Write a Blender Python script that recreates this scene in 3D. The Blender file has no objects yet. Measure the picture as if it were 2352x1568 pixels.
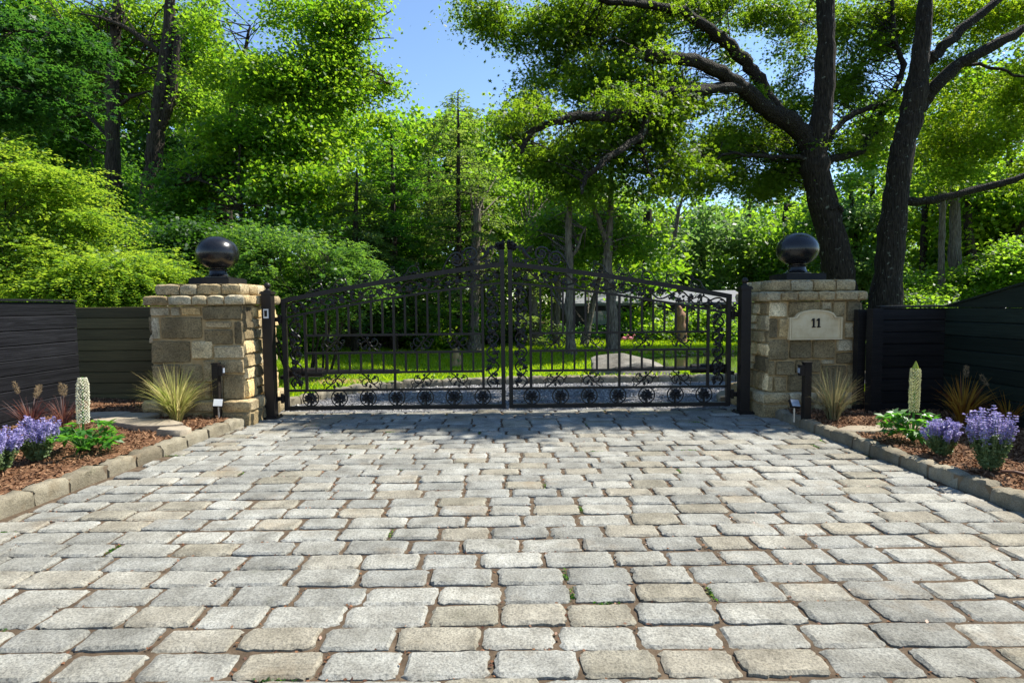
import bpy, math, random
import numpy as np
from mathutils import Vector, Matrix
R = math.radians
scene = bpy.context.scene
COL = scene.collection
PI = math.pi

# ------------------------------------------------------------------ camera
H = 1.25
FPX = 1339.3                     # focal length in the 2352-wide working frame
PITCH, ROLL = R(3.5), R(0.6)
fwd = Vector((0, math.cos(PITCH), -math.sin(PITCH)))
r0 = Vector((1, 0, 0)); u0 = Vector((0, math.sin(PITCH), math.cos(PITCH)))
right = r0 * math.cos(ROLL) - u0 * math.sin(ROLL)
up = r0 * math.sin(ROLL) + u0 * math.cos(ROLL)
cam_d = bpy.data.cameras.new('camera'); cam = bpy.data.objects.new('camera', cam_d); COL.objects.link(cam)
cam_d.sensor_width = 36; cam_d.lens = 36 * FPX / 2352; cam_d.clip_start = 0.05; cam_d.clip_end = 2000
M = Matrix((right, up, -fwd)).transposed().to_4x4(); M.translation = (0, 0, H)
cam.matrix_world = M
scene.camera = cam

def ray(u, v):
    return fwd + right * ((u - 1176) / FPX) + up * ((784 - v) / FPX)
def P(u, v, Y):
    d = ray(u, v); return Vector((0, 0, H)) + d * (Y / d.y)
def G(u, v, z=0.0):
    d = ray(u, v); return Vector((0, 0, H)) + d * ((z - H) / d.z)

# ------------------------------------------------------------------ node helpers
def new_mat(name):
    m = bpy.data.materials.new(name); m.use_nodes = True
    nt = m.node_tree; nt.nodes.clear()
    out = nt.nodes.new('ShaderNodeOutputMaterial')
    b = nt.nodes.new('ShaderNodeBsdfPrincipled')
    nt.links.new(b.outputs[0], out.inputs[0])
    return m, nt, b, out
def nd(nt, t, **kw):
    n = nt.nodes.new(t)
    for k, v in kw.items():
        if k.startswith('i_'): n.inputs[k[2:].replace('_', ' ')].default_value = v
        else: setattr(n, k, v)
    return n
def ramp(nt, src, stops, interp='LINEAR'):
    n = nt.nodes.new('ShaderNodeValToRGB'); n.color_ramp.interpolation = interp
    e = n.color_ramp.elements
    while len(e) < len(stops): e.new(0.5)
    for i, (p, c) in enumerate(stops):
        e[i].position = p; e[i].color = (*c, 1) if len(c) == 3 else c
    nt.links.new(src, n.inputs[0]); return n.outputs[0]
def mix(nt, fac, a, b, mode='MIX'):
    n = nt.nodes.new('ShaderNodeMix'); n.data_type = 'RGBA'; n.blend_type = mode
    for sock, v in ((n.inputs[0], fac), (n.inputs[6], a), (n.inputs[7], b)):
        if hasattr(v, 'is_linked') or hasattr(v, 'links'): nt.links.new(v, sock)
        elif isinstance(v, (int, float)): sock.default_value = v
        else: sock.default_value = (*v, 1)
    return n.outputs[2]
def coords(nt, scale=(1, 1, 1)):
    t = nt.nodes.new('ShaderNodeTexCoord'); mp = nt.nodes.new('ShaderNodeMapping')
    mp.inputs['Scale'].default_value = scale
    nt.links.new(t.outputs['Object'], mp.inputs[0]); return mp.outputs[0]
def noise(nt, vec, scale, detail=4, rough=0.6, dist=0.0):
    n = nt.nodes.new('ShaderNodeTexNoise')
    n.inputs['Scale'].default_value = scale; n.inputs['Detail'].default_value = detail
    n.inputs['Roughness'].default_value = rough; n.inputs['Distortion'].default_value = dist
    nt.links.new(vec, n.inputs['Vector']); return n.outputs[0]
def voro(nt, vec, scale, out=0, feature='F1'):
    n = nt.nodes.new('ShaderNodeTexVoronoi'); n.feature = feature
    n.inputs['Scale'].default_value = scale
    nt.links.new(vec, n.inputs['Vector']); return n.outputs[out]
def attr(nt, name='tint'):
    n = nt.nodes.new('ShaderNodeAttribute'); n.attribute_name = name; return n.outputs['Fac']
def bump(nt, b, h, strength=0.4, dist=0.01):
    n = nt.nodes.new('ShaderNodeBump'); n.inputs['Strength'].default_value = strength
    n.inputs['Distance'].default_value = dist
    nt.links.new(h, n.inputs['Height']); nt.links.new(n.outputs[0], b.inputs['Normal'])
def L(nt, a, b): nt.links.new(a, b)

# ------------------------------------------------------------------ materials
def m_granite(name, stops, speck=0.5, mossy=0.0, bstr=0.5, sc=1.0, blotch=(0.72, 1.2)):
    m, nt, b, o = new_mat(name); c = coords(nt)
    col = ramp(nt, attr(nt), stops)
    n1 = noise(nt, c, 170 * sc, 3, 0.75); s1 = ramp(nt, n1, [(0.33, (0.35,) * 3), (0.5, (0.95,) * 3), (0.72, (1.45,) * 3)])
    col = mix(nt, speck, col, s1, 'MULTIPLY')
    n2 = noise(nt, c, 9 * sc, 6, 0.65); s2 = ramp(nt, n2, [(0.3, (blotch[0], blotch[0] * 0.97, blotch[0] * 0.92)), (0.7, (blotch[1],) * 3)])
    col = mix(nt, 1.0, col, s2, 'MULTIPLY')
    n3 = noise(nt, c, 3.1 * sc, 5, 0.6); f3 = ramp(nt, n3, [(0.58, (0, 0, 0)), (0.72, (1, 1, 1))])
    k = nt.nodes.new('ShaderNodeMath'); k.operation = 'MULTIPLY'; k.inputs[1].default_value = 0.45
    L(nt, f3, k.inputs[0])
    col = mix(nt, k.outputs[0], col, (0.24, 0.175, 0.10))
    n6 = noise(nt, c, 0.75, 6, 0.65, 0.4); col = mix(nt, 1.0, col, ramp(nt, n6, [(0.32, (0.74, 0.73, 0.69)), (0.55, (1.0, 1.0, 0.98)), (0.75, (1.12, 1.11, 1.08))]), 'MULTIPLY')
    if mossy: 
        n4 = noise(nt, c, 5.3, 6, 0.7); f4 = ramp(nt, n4, [(0.60, (0, 0, 0)), (0.75, (mossy,) * 3)])
        col = mix(nt, f4, col, (0.06, 0.07, 0.03))
    L(nt, col, b.inputs['Base Color']); b.inputs['Roughness'].default_value = 0.8
    b.inputs['Specular IOR Level'].default_value = 0.3
    nb = noise(nt, c, 60 * sc, 6, 0.7)
    bump(nt, b, nb, bstr, 0.012)
    return m
M_cobble = m_granite('cobble_granite', [(0.0, (0.225, 0.225, 0.204)), (0.35, (0.275, 0.273, 0.245)), (0.7, (0.325, 0.32, 0.284)), (0.88, (0.285, 0.262, 0.208)), (1.0, (0.24, 0.224, 0.175))], 0.8, 0.35, 0.8, 0.62, (0.62, 1.25))
M_kerb = m_granite('kerb_granite', [(0, (0.17, 0.145, 0.10)), (0.5, (0.235, 0.208, 0.15)), (1, (0.30, 0.27, 0.20))], 0.65, 0.7, 0.7)
M_stone = m_granite('pillar_stone', [(0, (0.145, 0.112, 0.06)), (0.25, (0.27, 0.205, 0.105)), (0.5, (0.41, 0.31, 0.165)), (0.68, (0.49, 0.42, 0.28)), (0.82, (0.62, 0.42, 0.17)), (1, (0.72, 0.58, 0.35))], 0.95, 0.25, 1.0, 0.36, (0.60, 1.5))
M_flag = m_granite('flagstone', [(0, (0.31, 0.26, 0.19)), (1, (0.40, 0.34, 0.26))], 0.35, 0.3, 0.5)

def m_noise(name, stops, scale, rough=0.85, bs=0.4, bscale=None, detail=6, spec=0.3, stretch=(1, 1, 1), bdist=0.01):
    m, nt, b, o = new_mat(name); c = coords(nt, stretch)
    n1 = noise(nt, c, scale, detail, 0.65)
    L(nt, ramp(nt, n1, stops), b.inputs['Base Color']); b.inputs['Roughness'].default_value = rough
    b.inputs['Specular IOR Level'].default_value = spec
    if bs: bump(nt, b, noise(nt, c, bscale or scale * 2, 5, 0.7), bs, bdist)
    return m
M_joint = m_noise('joint_sand', [(0.3, (0.045, 0.030, 0.017)), (0.55, (0.095, 0.066, 0.040)), (0.75, (0.16, 0.122, 0.080))], 14, 0.95, 0.6, 90)
M_mortar = m_noise('mortar', [(0.3, (0.30, 0.205, 0.095)), (0.6, (0.44, 0.315, 0.155)), (0.8, (0.52, 0.41, 0.24))], 8, 0.95, 0.5, 70)
M_darkmortar = m_noise('dark_mortar', [(0.3, (0.10, 0.075, 0.05)), (0.7, (0.24, 0.18, 0.11))], 10, 0.95, 0.5, 70)
M_mulch = m_noise('mulch', [(0.3, (0.07, 0.030, 0.014)), (0.5, (0.15, 0.07, 0.032)), (0.7, (0.25, 0.13, 0.06))], 60, 0.95, 1.0, 80, 8)
M_soil = m_noise('leaf_litter', [(0.3, (0.035, 0.028, 0.015)), (0.7, (0.11, 0.085, 0.045))], 6, 0.95, 0.6, 30)
M_asphalt = m_noise('asphalt', [(0.3, (0.045, 0.045, 0.045)), (0.7, (0.07, 0.07, 0.068))], 80, 0.9, 0.4)
M_rock = m_granite('boulder_rock', [(0, (0.20, 0.185, 0.16)), (1, (0.26, 0.24, 0.205))], 0.6, 0.7, 1.0, 0.25, (0.45, 1.3))
M_plaque = m_noise('cast_limestone', [(0.25, (0.52, 0.39, 0.21)), (0.5, (0.68, 0.55, 0.33)), (0.8, (0.76, 0.65, 0.43))], 7, 0.8, 0.15, 50)
M_wood_pale = m_noise('weathered_wood', [(0.3, (0.22, 0.14, 0.06)), (0.7, (0.42, 0.30, 0.15))], 7, 0.85, 0.6, 25, stretch=(3, 3, 0.5))
M_snag = m_noise('snag_wood', [(0.3, (0.16, 0.08, 0.04)), (0.7, (0.38, 0.22, 0.13))], 7, 0.85, 0.6, 25, stretch=(3, 3, 0.5))
M_pipe = m_noise('brown_pipe', [(0.3, (0.10, 0.04, 0.02)), (0.7, (0.16, 0.07, 0.035))], 20, 0.6, 0.1)
def m_plain(name, col, rough=0.5, metal=0.0, spec=0.5, var=0.15):
    m, nt, b, o = new_mat(name); c = coords(nt)
    n1 = noise(nt, c, 12, 5, 0.6)
    L(nt, ramp(nt, n1, [(0.3, tuple(x * (1 - var) for x in col)), (0.7, tuple(min(1, x * (1 + var)) for x in col))]), b.inputs['Base Color'])
    rr = ramp(nt, noise(nt, c, 25, 4, 0.6), [(0.3, (rough * 0.8,) * 3), (0.7, (min(1, rough * 1.2),) * 3)])
    L(nt, rr, b.inputs['Roughness']); b.inputs['Metallic'].default_value = metal
    b.inputs['Specular IOR Level'].default_value = spec
    return m
M_iron = m_plain('black_iron', (0.017, 0.0135, 0.0115), 0.45, 0, 0.25)
M_ornament = m_plain('cast_iron_ornament', (0.0125, 0.0105, 0.0095), 0.38, 0, 0.32)
M_ball = m_plain('black_gloss_ball', (0.010, 0.010, 0.011), 0.26, 0, 0.45)
M_dull = m_plain('black_paint', (0.010, 0.010, 0.010), 0.6, 0, 0.25)
M_white = m_plain('white_plastic', (0.72, 0.72, 0.70), 0.4)
M_pink = m_plain('pink_plastic', (0.75, 0.22, 0.25), 0.5)
M_glass = m_plain('lamp_glass', (0.30, 0.34, 0.40), 0.08, 0, 1.0)
M_bluegrey = m_plain('galvanised_steel', (0.42, 0.42, 0.40), 0.4, 0.8)
M_roof = m_plain('weathered_roof', (0.15, 0.155, 0.16), 0.6)
M_thread = m_plain('web_thread', (0.75, 0.75, 0.75), 0.5)

def m_board(name, a, bcol, axis, rough=0.42):
    m, nt, b, o = new_mat(name)
    st = (1.2, 14, 60) if axis == 'x' else (14, 1.2, 60)
    c = coords(nt, st)
    n1 = noise(nt, c, 1.3, 8, 0.75, 1.2)
    tn = attr(nt)
    col = ramp(nt, n1, [(0.42, a), (0.60, bcol), (0.80, tuple(min(1, x * 2.6) for x in bcol))])
    k = ramp(nt, tn, [(0, (0.75,) * 3), (1, (1.3,) * 3)])
    L(nt, mix(nt, 1.0, col, k, 'MULTIPLY'), b.inputs['Base Color']); b.inputs['Roughness'].default_value = rough
    b.inputs['Specular IOR Level'].default_value = 0.22
    bump(nt, b, n1, 0.35, 0.006)
    return m
M_board_side = m_board('black_boards', (0.007, 0.007, 0.0085), (0.020, 0.0205, 0.0235), 'y')
M_board_olive = m_board('olive_black_boards', (0.044, 0.036, 0.013), (0.074, 0.061, 0.024), 'x', 0.6)
M_board_dark = m_board('near_black_boards', (0.008, 0.0075, 0.008), (0.016, 0.015, 0.015), 'x')
M_board_green = m_board('green_black_boards', (0.009, 0.013, 0.010), (0.016, 0.024, 0.018), 'y')

def m_bark(name, dark, light, lichen=0.0, zs=0.16):
    m, nt, b, o = new_mat(name); c = coords(nt, (1, 1, zs)); c2 = coords(nt)
    n1 = noise(nt, c, 22, 6, 0.7, 0.6)
    v = voro(nt, c, 30)
    col = ramp(nt, n1, [(0.35, dark), (0.65, light)])
    col = mix(nt, 0.6, col, ramp(nt, v, [(0.0, (0.45,) * 3), (0.5, (1.2,) * 3)]), 'MULTIPLY')
    if lichen:
        f = ramp(nt, noise(nt, c2, 9, 5, 0.6), [(0.62, (0, 0, 0)), (0.68, (lichen,) * 3)])
        col = mix(nt, f, col, (0.20, 0.22, 0.17))
    L(nt, col, b.inputs['Base Color']); b.inputs['Roughness'].default_value = 0.9
    b.inputs['Specular IOR Level'].default_value = 0.2
    bump(nt, b, v, 1.0, 0.05)
    return m
M_bark = m_bark('oak_bark', (0.010, 0.008, 0.0055), (0.040, 0.033, 0.024), 0.7)
M_limb = m_bark('oak_limb_bark', (0.009, 0.0075, 0.005), (0.036, 0.031, 0.022), 0.6, 0.8)
M_bark2 = m_bark('forest_bark', (0.018, 0.014, 0.010), (0.06, 0.048, 0.034))
M_bark3 = m_bark('grey_bark', (0.07, 0.06, 0.047), (0.19, 0.165, 0.13), 0.5)

def m_leaf(name, c0, c1, t0, t1, trans=0.45, rough=0.45, spec=0.35):
    m, nt, b, o = new_mat(name); a = attr(nt)
    col = ramp(nt, a, [(0, c0), (1, c1)]); L(nt, col, b.inputs['Base Color'])
    b.inputs['Roughness'].default_value = rough; b.inputs['Specular IOR Level'].default_value = spec
    t = nt.nodes.new('ShaderNodeBsdfTranslucent'); L(nt, ramp(nt, a, [(0, t0), (1, t1)]), t.inputs[0])
    mx = nt.nodes.new('ShaderNodeMixShader'); mx.inputs[0].default_value = trans
    L(nt, b.outputs[0], mx.inputs[1]); L(nt, t.outputs[0], mx.inputs[2]); L(nt, mx.outputs[0], o.inputs[0])
    return m
M_oak = m_leaf('oak_leaf', (0.041, 0.098, 0.012), (0.103, 0.175, 0.022), (0.179, 0.376, 0.010), (0.430, 0.591, 0.027), 0.58)
M_oak2 = m_leaf('oak_leaf_yellow', (0.051, 0.114, 0.013), (0.124, 0.196, 0.016), (0.239, 0.478, 0.011), (0.570, 0.679, 0.027), 0.62)
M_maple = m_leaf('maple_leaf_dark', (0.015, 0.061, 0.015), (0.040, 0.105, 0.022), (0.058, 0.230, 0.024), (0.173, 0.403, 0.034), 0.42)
M_bright = m_leaf('bright_leaf', (0.034, 0.102, 0.010), (0.092, 0.184, 0.016), (0.142, 0.397, 0.011), (0.454, 0.624, 0.028), 0.56)
M_mid = m_leaf('forest_leaf', (0.030, 0.086, 0.013), (0.081, 0.156, 0.023), (0.170, 0.414, 0.018), (0.452, 0.640, 0.038), 0.58)
M_pale = m_leaf('pale_leaf', (0.057, 0.121, 0.034), (0.138, 0.218, 0.063), (0.172, 0.380, 0.057), (0.368, 0.552, 0.115), 0.45)
M_shrub = m_leaf('shrub_leaf', (0.055, 0.125, 0.022), (0.165, 0.265, 0.035), (0.20, 0.42, 0.02), (0.58, 0.72, 0.05), 0.5)
M_bush = m_leaf('bush_leaf', (0.027, 0.083, 0.021), (0.088, 0.171, 0.037), (0.088, 0.274, 0.025), (0.313, 0.508, 0.048), 0.45)
M_hem = m_leaf('hemlock_needle', (0.026, 0.065, 0.019), (0.082, 0.147, 0.041), (0.151, 0.302, 0.032), (0.432, 0.562, 0.086), 0.45)
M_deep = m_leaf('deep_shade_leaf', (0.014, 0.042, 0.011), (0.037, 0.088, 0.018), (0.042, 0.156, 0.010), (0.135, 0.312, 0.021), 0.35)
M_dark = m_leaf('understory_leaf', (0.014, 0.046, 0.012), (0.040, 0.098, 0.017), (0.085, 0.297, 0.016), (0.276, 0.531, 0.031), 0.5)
M_grass = m_leaf('lawn_grass', (0.13, 0.24, 0.008), (0.23, 0.34, 0.012), (0.38, 0.60, 0.006), (0.62, 0.78, 0.012), 0.5)
M_strawgrass = m_leaf('straw_grass', (0.17, 0.22, 0.04), (0.56, 0.45, 0.19), (0.35, 0.46, 0.06), (0.75, 0.65, 0.28), 0.45)
M_bluegrass = m_leaf('grey_green_grass', (0.10, 0.14, 0.07), (0.36, 0.27, 0.14), (0.15, 0.2, 0.08), (0.4, 0.32, 0.16), 0.3)
M_purplegrass = m_leaf('purple_grass', (0.045, 0.018, 0.022), (0.17, 0.10, 0.085), (0.15, 0.03, 0.03), (0.38, 0.16, 0.10), 0.4)
M_goldgrass = m_leaf('red_gold_grass', (0.12, 0.04, 0.015), (0.40, 0.25, 0.04), (0.5, 0.14, 0.03), (0.85, 0.55, 0.07), 0.5)
M_seed = m_leaf('seed_head', (0.35, 0.25, 0.13), (0.50, 0.38, 0.22), (0.5, 0.35, 0.18), (0.6, 0.45, 0.25), 0.4)
M_plant = m_leaf('broad_leaf', (0.035, 0.12, 0.020), (0.08, 0.21, 0.030), (0.10, 0.40, 0.02), (0.24, 0.58, 0.04), 0.4, 0.35, 0.5)
M_catleaf = m_leaf('catmint_leaf', (0.09, 0.14, 0.055), (0.20, 0.27, 0.11), (0.16, 0.28, 0.06), (0.3, 0.42, 0.12), 0.35)
M_catflower = m_leaf('catmint_flower', (0.24, 0.20, 0.44), (0.44, 0.40, 0.66), (0.3, 0.26, 0.55), (0.5, 0.45, 0.75), 0.35)
M_petal = m_leaf('cream_petal', (0.62, 0.60, 0.42), (0.80, 0.77, 0.60), (0.6, 0.6, 0.35), (0.75, 0.72, 0.5), 0.3)
M_petal2 = m_leaf('green_cream_petal', (0.45, 0.46, 0.22), (0.66, 0.64, 0.38), (0.5, 0.52, 0.2), (0.65, 0.65, 0.3), 0.3)

def m_gravel():
    m, nt, b, o = new_mat('gravel'); c = coords(nt)
    v = nt.nodes.new('ShaderNodeTexVoronoi'); v.inputs['Scale'].default_value = 55; L(nt, c, v.inputs['Vector'])
    sep = nt.nodes.new('ShaderNodeSeparateColor'); L(nt, v.outputs['Color'], sep.inputs[0])
    col = ramp(nt, sep.outputs[0], [(0, (0.10, 0.105, 0.12)), (0.5, (0.19, 0.195, 0.21)), (0.85, (0.30, 0.295, 0.29)), (1, (0.40, 0.385, 0.37))])
    col = mix(nt, 0.8, col, ramp(nt, v.outputs['Distance'], [(0.3, (1.1,) * 3), (0.75, (0.35,) * 3)]), 'MULTIPLY')
    f = ramp(nt, noise(nt, c, 2.2, 5, 0.6), [(0.55, (0, 0, 0)), (0.75, (0.5,) * 3)])
    col = mix(nt, f, col, (0.22, 0.16, 0.10))
    L(nt, col, b.inputs['Base Color']); b.inputs['Roughness'].default_value = 0.9
    bump(nt, b, v.outputs['Distance'], 1.0, -0.02)
    return m
M_gravel = m_gravel()
def m_lawn():
    m, nt, b, o = new_mat('lawn_ground'); c = coords(nt)
    col = ramp(nt, noise(nt, c, 45, 5, 0.7), [(0.3, (0.09, 0.17, 0.008)), (0.7, (0.15, 0.25, 0.012))])
    sx = nt.nodes.new('ShaderNodeSeparateXYZ'); L(nt, c, sx.inputs[0])
    nn = noise(nt, c, 0.8, 5, 0.6)
    md = nt.nodes.new('ShaderNodeMath'); md.operation = 'MULTIPLY_ADD'; L(nt, nn, md.inputs[0]); md.inputs[1].default_value = 5.0
    L(nt, sx.outputs[1], md.inputs[2])
    f = ramp(nt, md.outputs[0], [(0.0, (0, 0, 0)), (1.0, (1, 1, 1))])
    mr = nt.nodes.new('ShaderNodeMapRange'); mr.inputs[1].default_value = 19.6; mr.inputs[2].default_value = 20.4
    L(nt, md.outputs[0], mr.inputs[0])
    lit = ramp(nt, noise(nt, c, 9, 6, 0.7), [(0.3, (0.045, 0.032, 0.018)), (0.7, (0.15, 0.11, 0.06))])
    col = mix(nt, mr.outputs[0], col, lit)
    dv = nt.nodes.new('ShaderNodeVectorMath'); dv.operation = 'SUBTRACT'; L(nt, c, dv.inputs[0]); dv.inputs[1].default_value = (-2.75, 8.95, 0)
    ml = nt.nodes.new('ShaderNodeVectorMath'); ml.operation = 'MULTIPLY'; L(nt, dv.outputs[0], ml.inputs[0]); ml.inputs[1].default_value = (1.25, 2.6, 0)
    le = nt.nodes.new('ShaderNodeVectorMath'); le.operation = 'LENGTH'; L(nt, ml.outputs[0], le.inputs[0])
    pf = ramp(nt, le.outputs['Value'], [(0.55, (1, 1, 1)), (1.0, (0, 0, 0))]); col = mix(nt, pf, col, (0.26, 0.19, 0.07))
    L(nt, col, b.inputs['Base Color']); b.inputs['Roughness'].default_value = 0.95
    b.inputs['Specular IOR Level'].default_value = 0.15
    bump(nt, b, noise(nt, c, 60, 4, 0.7), 0.6, 0.02)
    return m
M_lawn = m_lawn()
def m_water():
    m, nt, b, o = new_mat('pond_water'); c = coords(nt, (1, 3, 1))
    b.inputs['Base Color'].default_value = (0.035, 0.045, 0.016, 1); b.inputs['Roughness'].default_value = 0.03
    b.inputs['Specular IOR Level'].default_value = 0.6; b.inputs['IOR'].default_value = 1.33
    bump(nt, b, noise(nt, c, 2.5, 3, 0.5), 0.08, 0.02)
    return m
M_water = m_water()

# ------------------------------------------------------------------ mesh helpers
class MB:
    def __init__(s): s.v = []; s.f = []; s.m = []; s.t = []; s.n = 0
    def add(s, verts, faces, mi=0, tint=0.5):
        o = s.n; s.v.extend([tuple(p) for p in verts]); s.n += len(verts)
        for k, fc in enumerate(faces):
            s.f.append(tuple(i + o for i in fc)); s.m.append(mi); s.t.append(tint)
    def box(s, c, d, rot=None, mi=0, tint=0.5, ch=0.0):
        hx, hy, hz = d[0] / 2, d[1] / 2, d[2] / 2
        vs = [Vector((x, y, z)) for z in (-hz, hz) for y in (-hy, hy) for x in (-hx, hx)]
        if rot is not None: vs = [rot @ p for p in vs]
        c = Vector(c)
        s.add([p + c for p in vs], [(0, 2, 3, 1), (4, 5, 7, 6), (0, 1, 5, 4), (2, 6, 7, 3), (1, 3, 7, 5), (0, 4, 6, 2)], mi, tint)
    def beam(s, a, b, w, d, mi=0, tint=0.5, upv=(0, 1, 0)):
        a, b = Vector(a), Vector(b); t = (b - a); ln = t.length; t.normalize()
        y = Vector(upv); y = (y - t * y.dot(t)).normalized(); z = t.cross(y)
        rot = Matrix((t, y, z)).transposed()
        s.box((a + b) / 2, (ln, d, w), rot, mi, tint)
    def tube(s, pts, rad, seg=6, mi=0, tint=0.5, cap=True, jit=0.0, rng=None):
        pts = [Vector(p) for p in pts]; n = len(pts)
        rad = [rad] * n if not hasattr(rad, '__len__') else (rad if len(rad) == n else [float(np.interp(i / (n - 1) * (len(rad) - 1), range(len(rad)), rad)) for i in range(n)])
        T = []
        for i in range(n):
            t = pts[min(i + 1, n - 1)] - pts[max(i - 1, 0)]
            T.append(t.normalized() if t.length > 1e-9 else Vector((0, 0, 1)))
        a = Vector((0, 0, 1)) if abs(T[0].z) < 0.9 else Vector((1, 0, 0))
        x = (a - T[0] * a.dot(T[0])).normalized(); vs = []
        for i in range(n):
            x = (x - T[i] * x.dot(T[i]))
            x = x.normalized() if x.length > 1e-6 else T[i].orthogonal().normalized()
            y = T[i].cross(x)
            for k in range(seg):
                r = rad[i]
                if jit: r *= 1 + rng.uniform(-jit, jit)
                an = 2 * PI * k / seg
                vs.append(pts[i] + (x * math.cos(an) + y * math.sin(an)) * r)
        fs = [(i * seg + k, i * seg + (k + 1) % seg, (i + 1) * seg + (k + 1) % seg, (i + 1) * seg + k) for i in range(n - 1) for k in range(seg)]
        if cap: fs += [tuple(range(seg))[::-1], tuple(range((n - 1) * seg, n * seg))]
        s.add(vs, fs, mi, tint)
    def lathe(s, prof, c=(0, 0, 0), seg=32, mi=0, tint=0.5):
        c = Vector(c); vs = []; n = len(prof)
        for r, z in prof:
            for k in range(seg):
                a = 2 * PI * k / seg; vs.append(c + Vector((r * math.cos(a), r * math.sin(a), z)))
        fs = [(i * seg + k, i * seg + (k + 1) % seg, (i + 1) * seg + (k + 1) % seg, (i + 1) * seg + k) for i in range(n - 1) for k in range(seg)]
        fs += [tuple(range(seg))[::-1], tuple(range((n - 1) * seg, n * seg))]
        s.add(vs, fs, mi, tint)
    def prism(s, outline, y0, y1, mi=0, tint=0.5):
        n = len(outline)
        vs = [(x, y0, z) for x, z in outline] + [(x, y1, z) for x, z in outline]
        fs = [tuple(range(n)), tuple(range(n, 2 * n))[::-1]] + [(i, i + n, (i + 1) % n + n, (i + 1) % n) for i in range(n)]
        s.add(vs, fs, mi, tint)
    def build(s, name, mats, parent=None, smooth=False, loc=None):
        me = bpy.data.meshes.new(name); me.from_pydata(s.v, [], s.f)
        if not isinstance(mats, (list, tuple)): mats = [mats]
        for m in mats: me.materials.append(m)
        me.polygons.foreach_set('material_index', s.m)
        a = me.attributes.new('tint', 'FLOAT', 'FACE'); a.data.foreach_set('value', np.array(s.t, dtype=np.float32))
        if smooth: me.polygons.foreach_set('use_smooth', [True] * len(s.f))
        me.update()
        o = bpy.data.objects.new(name, me); COL.objects.link(o)
        if parent: o.parent = parent
        if loc is not None: o.location = loc
        return o
def tag(o, label=None, cat=None, group=None, kind=None):
    if label: o['label'] = label
    if cat: o['category'] = cat
    if group: o['group'] = group
    if kind: o['kind'] = kind
    return o
def thing(name, loc, label, cat, group=None):
    o = bpy.data.objects.new(name, None); COL.objects.link(o); o.location = loc; o.empty_display_size = 0.2
    return tag(o, label, cat, group)
def smooth_by_angle(o, ang=35):
    me = o.data; me.polygons.foreach_set('use_smooth', [True] * len(me.polygons))
    try: me.set_sharp_from_angle(angle=R(ang))
    except Exception: pass

RH = [(-0.5, 0, 0), (0, -0.32, 0.06), (0.5, 0, -0.04), (0, 0.32, 0.06)]
T_leaf = (np.array(RH), [(0, 1, 2, 3)])
T_fold = (np.array([(-0.5, 0, 0), (0.05, -0.30, 0.10), (0.55, 0, -0.06), (0.05, 0.30, 0.10), (0.0, 0, 0.0)]), [(0, 1, 4, 4), (1, 2, 4, 4)])
T_oak = (np.array([(-0.5, 0, 0), (-0.1, -0.16, 0.03), (0.5, 0, -0.08), (-0.1, 0.16, 0.03),
                   (-0.12, -0.40, 0.0), (0.10, -0.05, 0.03), (0.22, 0.36, -0.02), (-0.16, 0.05, 0.03),
                   (-0.18, 0.36, 0.0), (0.12, 0.06, 0.03), (0.26, -0.34, -0.02), (-0.14, -0.06, 0.03)]), [(0, 1, 2, 3), (4, 5, 6, 7), (8, 9, 10, 11)])
T_needle = (np.array([(0, -0.03, 0), (1.0, -0.02, -0.1), (1.0, 0.02, -0.1), (0, 0.03, 0)]), [(0, 1, 2, 3)])
T_long = (np.array([(0, 0, 0), (0.45, -0.15, 0.05), (1, 0, -0.12), (0.45, 0.15, 0.05)]), [(0, 1, 2, 3)])

def mesh_np(name, V, F, tint, mat, parent=None, matidx=None):
    me = bpy.data.meshes.new(name); nf = len(F); k = F.shape[1]
    me.vertices.add(len(V)); me.vertices.foreach_set('co', V.astype(np.float32).ravel())
    me.loops.add(nf * k); me.loops.foreach_set('vertex_index', F.astype(np.int32).ravel())
    me.polygons.add(nf); me.polygons.foreach_set('loop_start', np.arange(0, nf * k, k, dtype=np.int32))
    try: me.polygons.foreach_set('loop_total', np.full(nf, k, dtype=np.int32))
    except Exception: pass
    if not isinstance(mat, (list, tuple)): mat = [mat]
    for m in mat: me.materials.append(m)
    if matidx is not None: me.polygons.foreach_set('material_index', matidx.astype(np.int32))
    a = me.attributes.new('tint', 'FLOAT', 'FACE'); a.data.foreach_set('value', tint.astype(np.float32))
    me.update(calc_edges=True)
    o = bpy.data.objects.new(name, me); COL.objects.link(o)
    if parent: o.parent = parent
    return o
def unit(a): return a / np.maximum(np.linalg.norm(a, axis=1, keepdims=True), 1e-9)
def leaves(pos, size, tint, tpl, rng, upb=0.5, adir=None, spread=1.0):
    n = len(pos); nrm = rng.normal(size=(n, 3)); nrm[:, 2] = np.abs(nrm[:, 2]) * 0.6 + upb * 2; nrm = unit(nrm)
    a = rng.normal(size=(n, 3)) * spread
    if adir is not None: a = a + adir
    a = a - nrm * np.sum(a * nrm, axis=1, keepdims=True); a = unit(a); b = np.cross(nrm, a)
    tv = tpl[0]; k = len(tv); s = np.asarray(size).reshape(-1, 1, 1)
    V = pos[:, None, :] + s * (tv[None, :, 0:1] * a[:, None, :] + tv[None, :, 1:2] * b[:, None, :] + tv[None, :, 2:3] * nrm[:, None, :])
    tf = np.array(tpl[1]); F = (np.arange(n) * k)[:, None, None] + tf[None]
    return V.reshape(-1, 3), F.reshape(-1, 4), np.repeat(np.clip(tint, 0, 1), len(tf))
def cat(parts):
    V, F, T = [], [], []; o = 0
    for v, f, t in parts: V.append(v); F.append(f + o); T.append(t); o += len(v)
    return np.concatenate(V), np.concatenate(F), np.concatenate(T)

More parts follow.
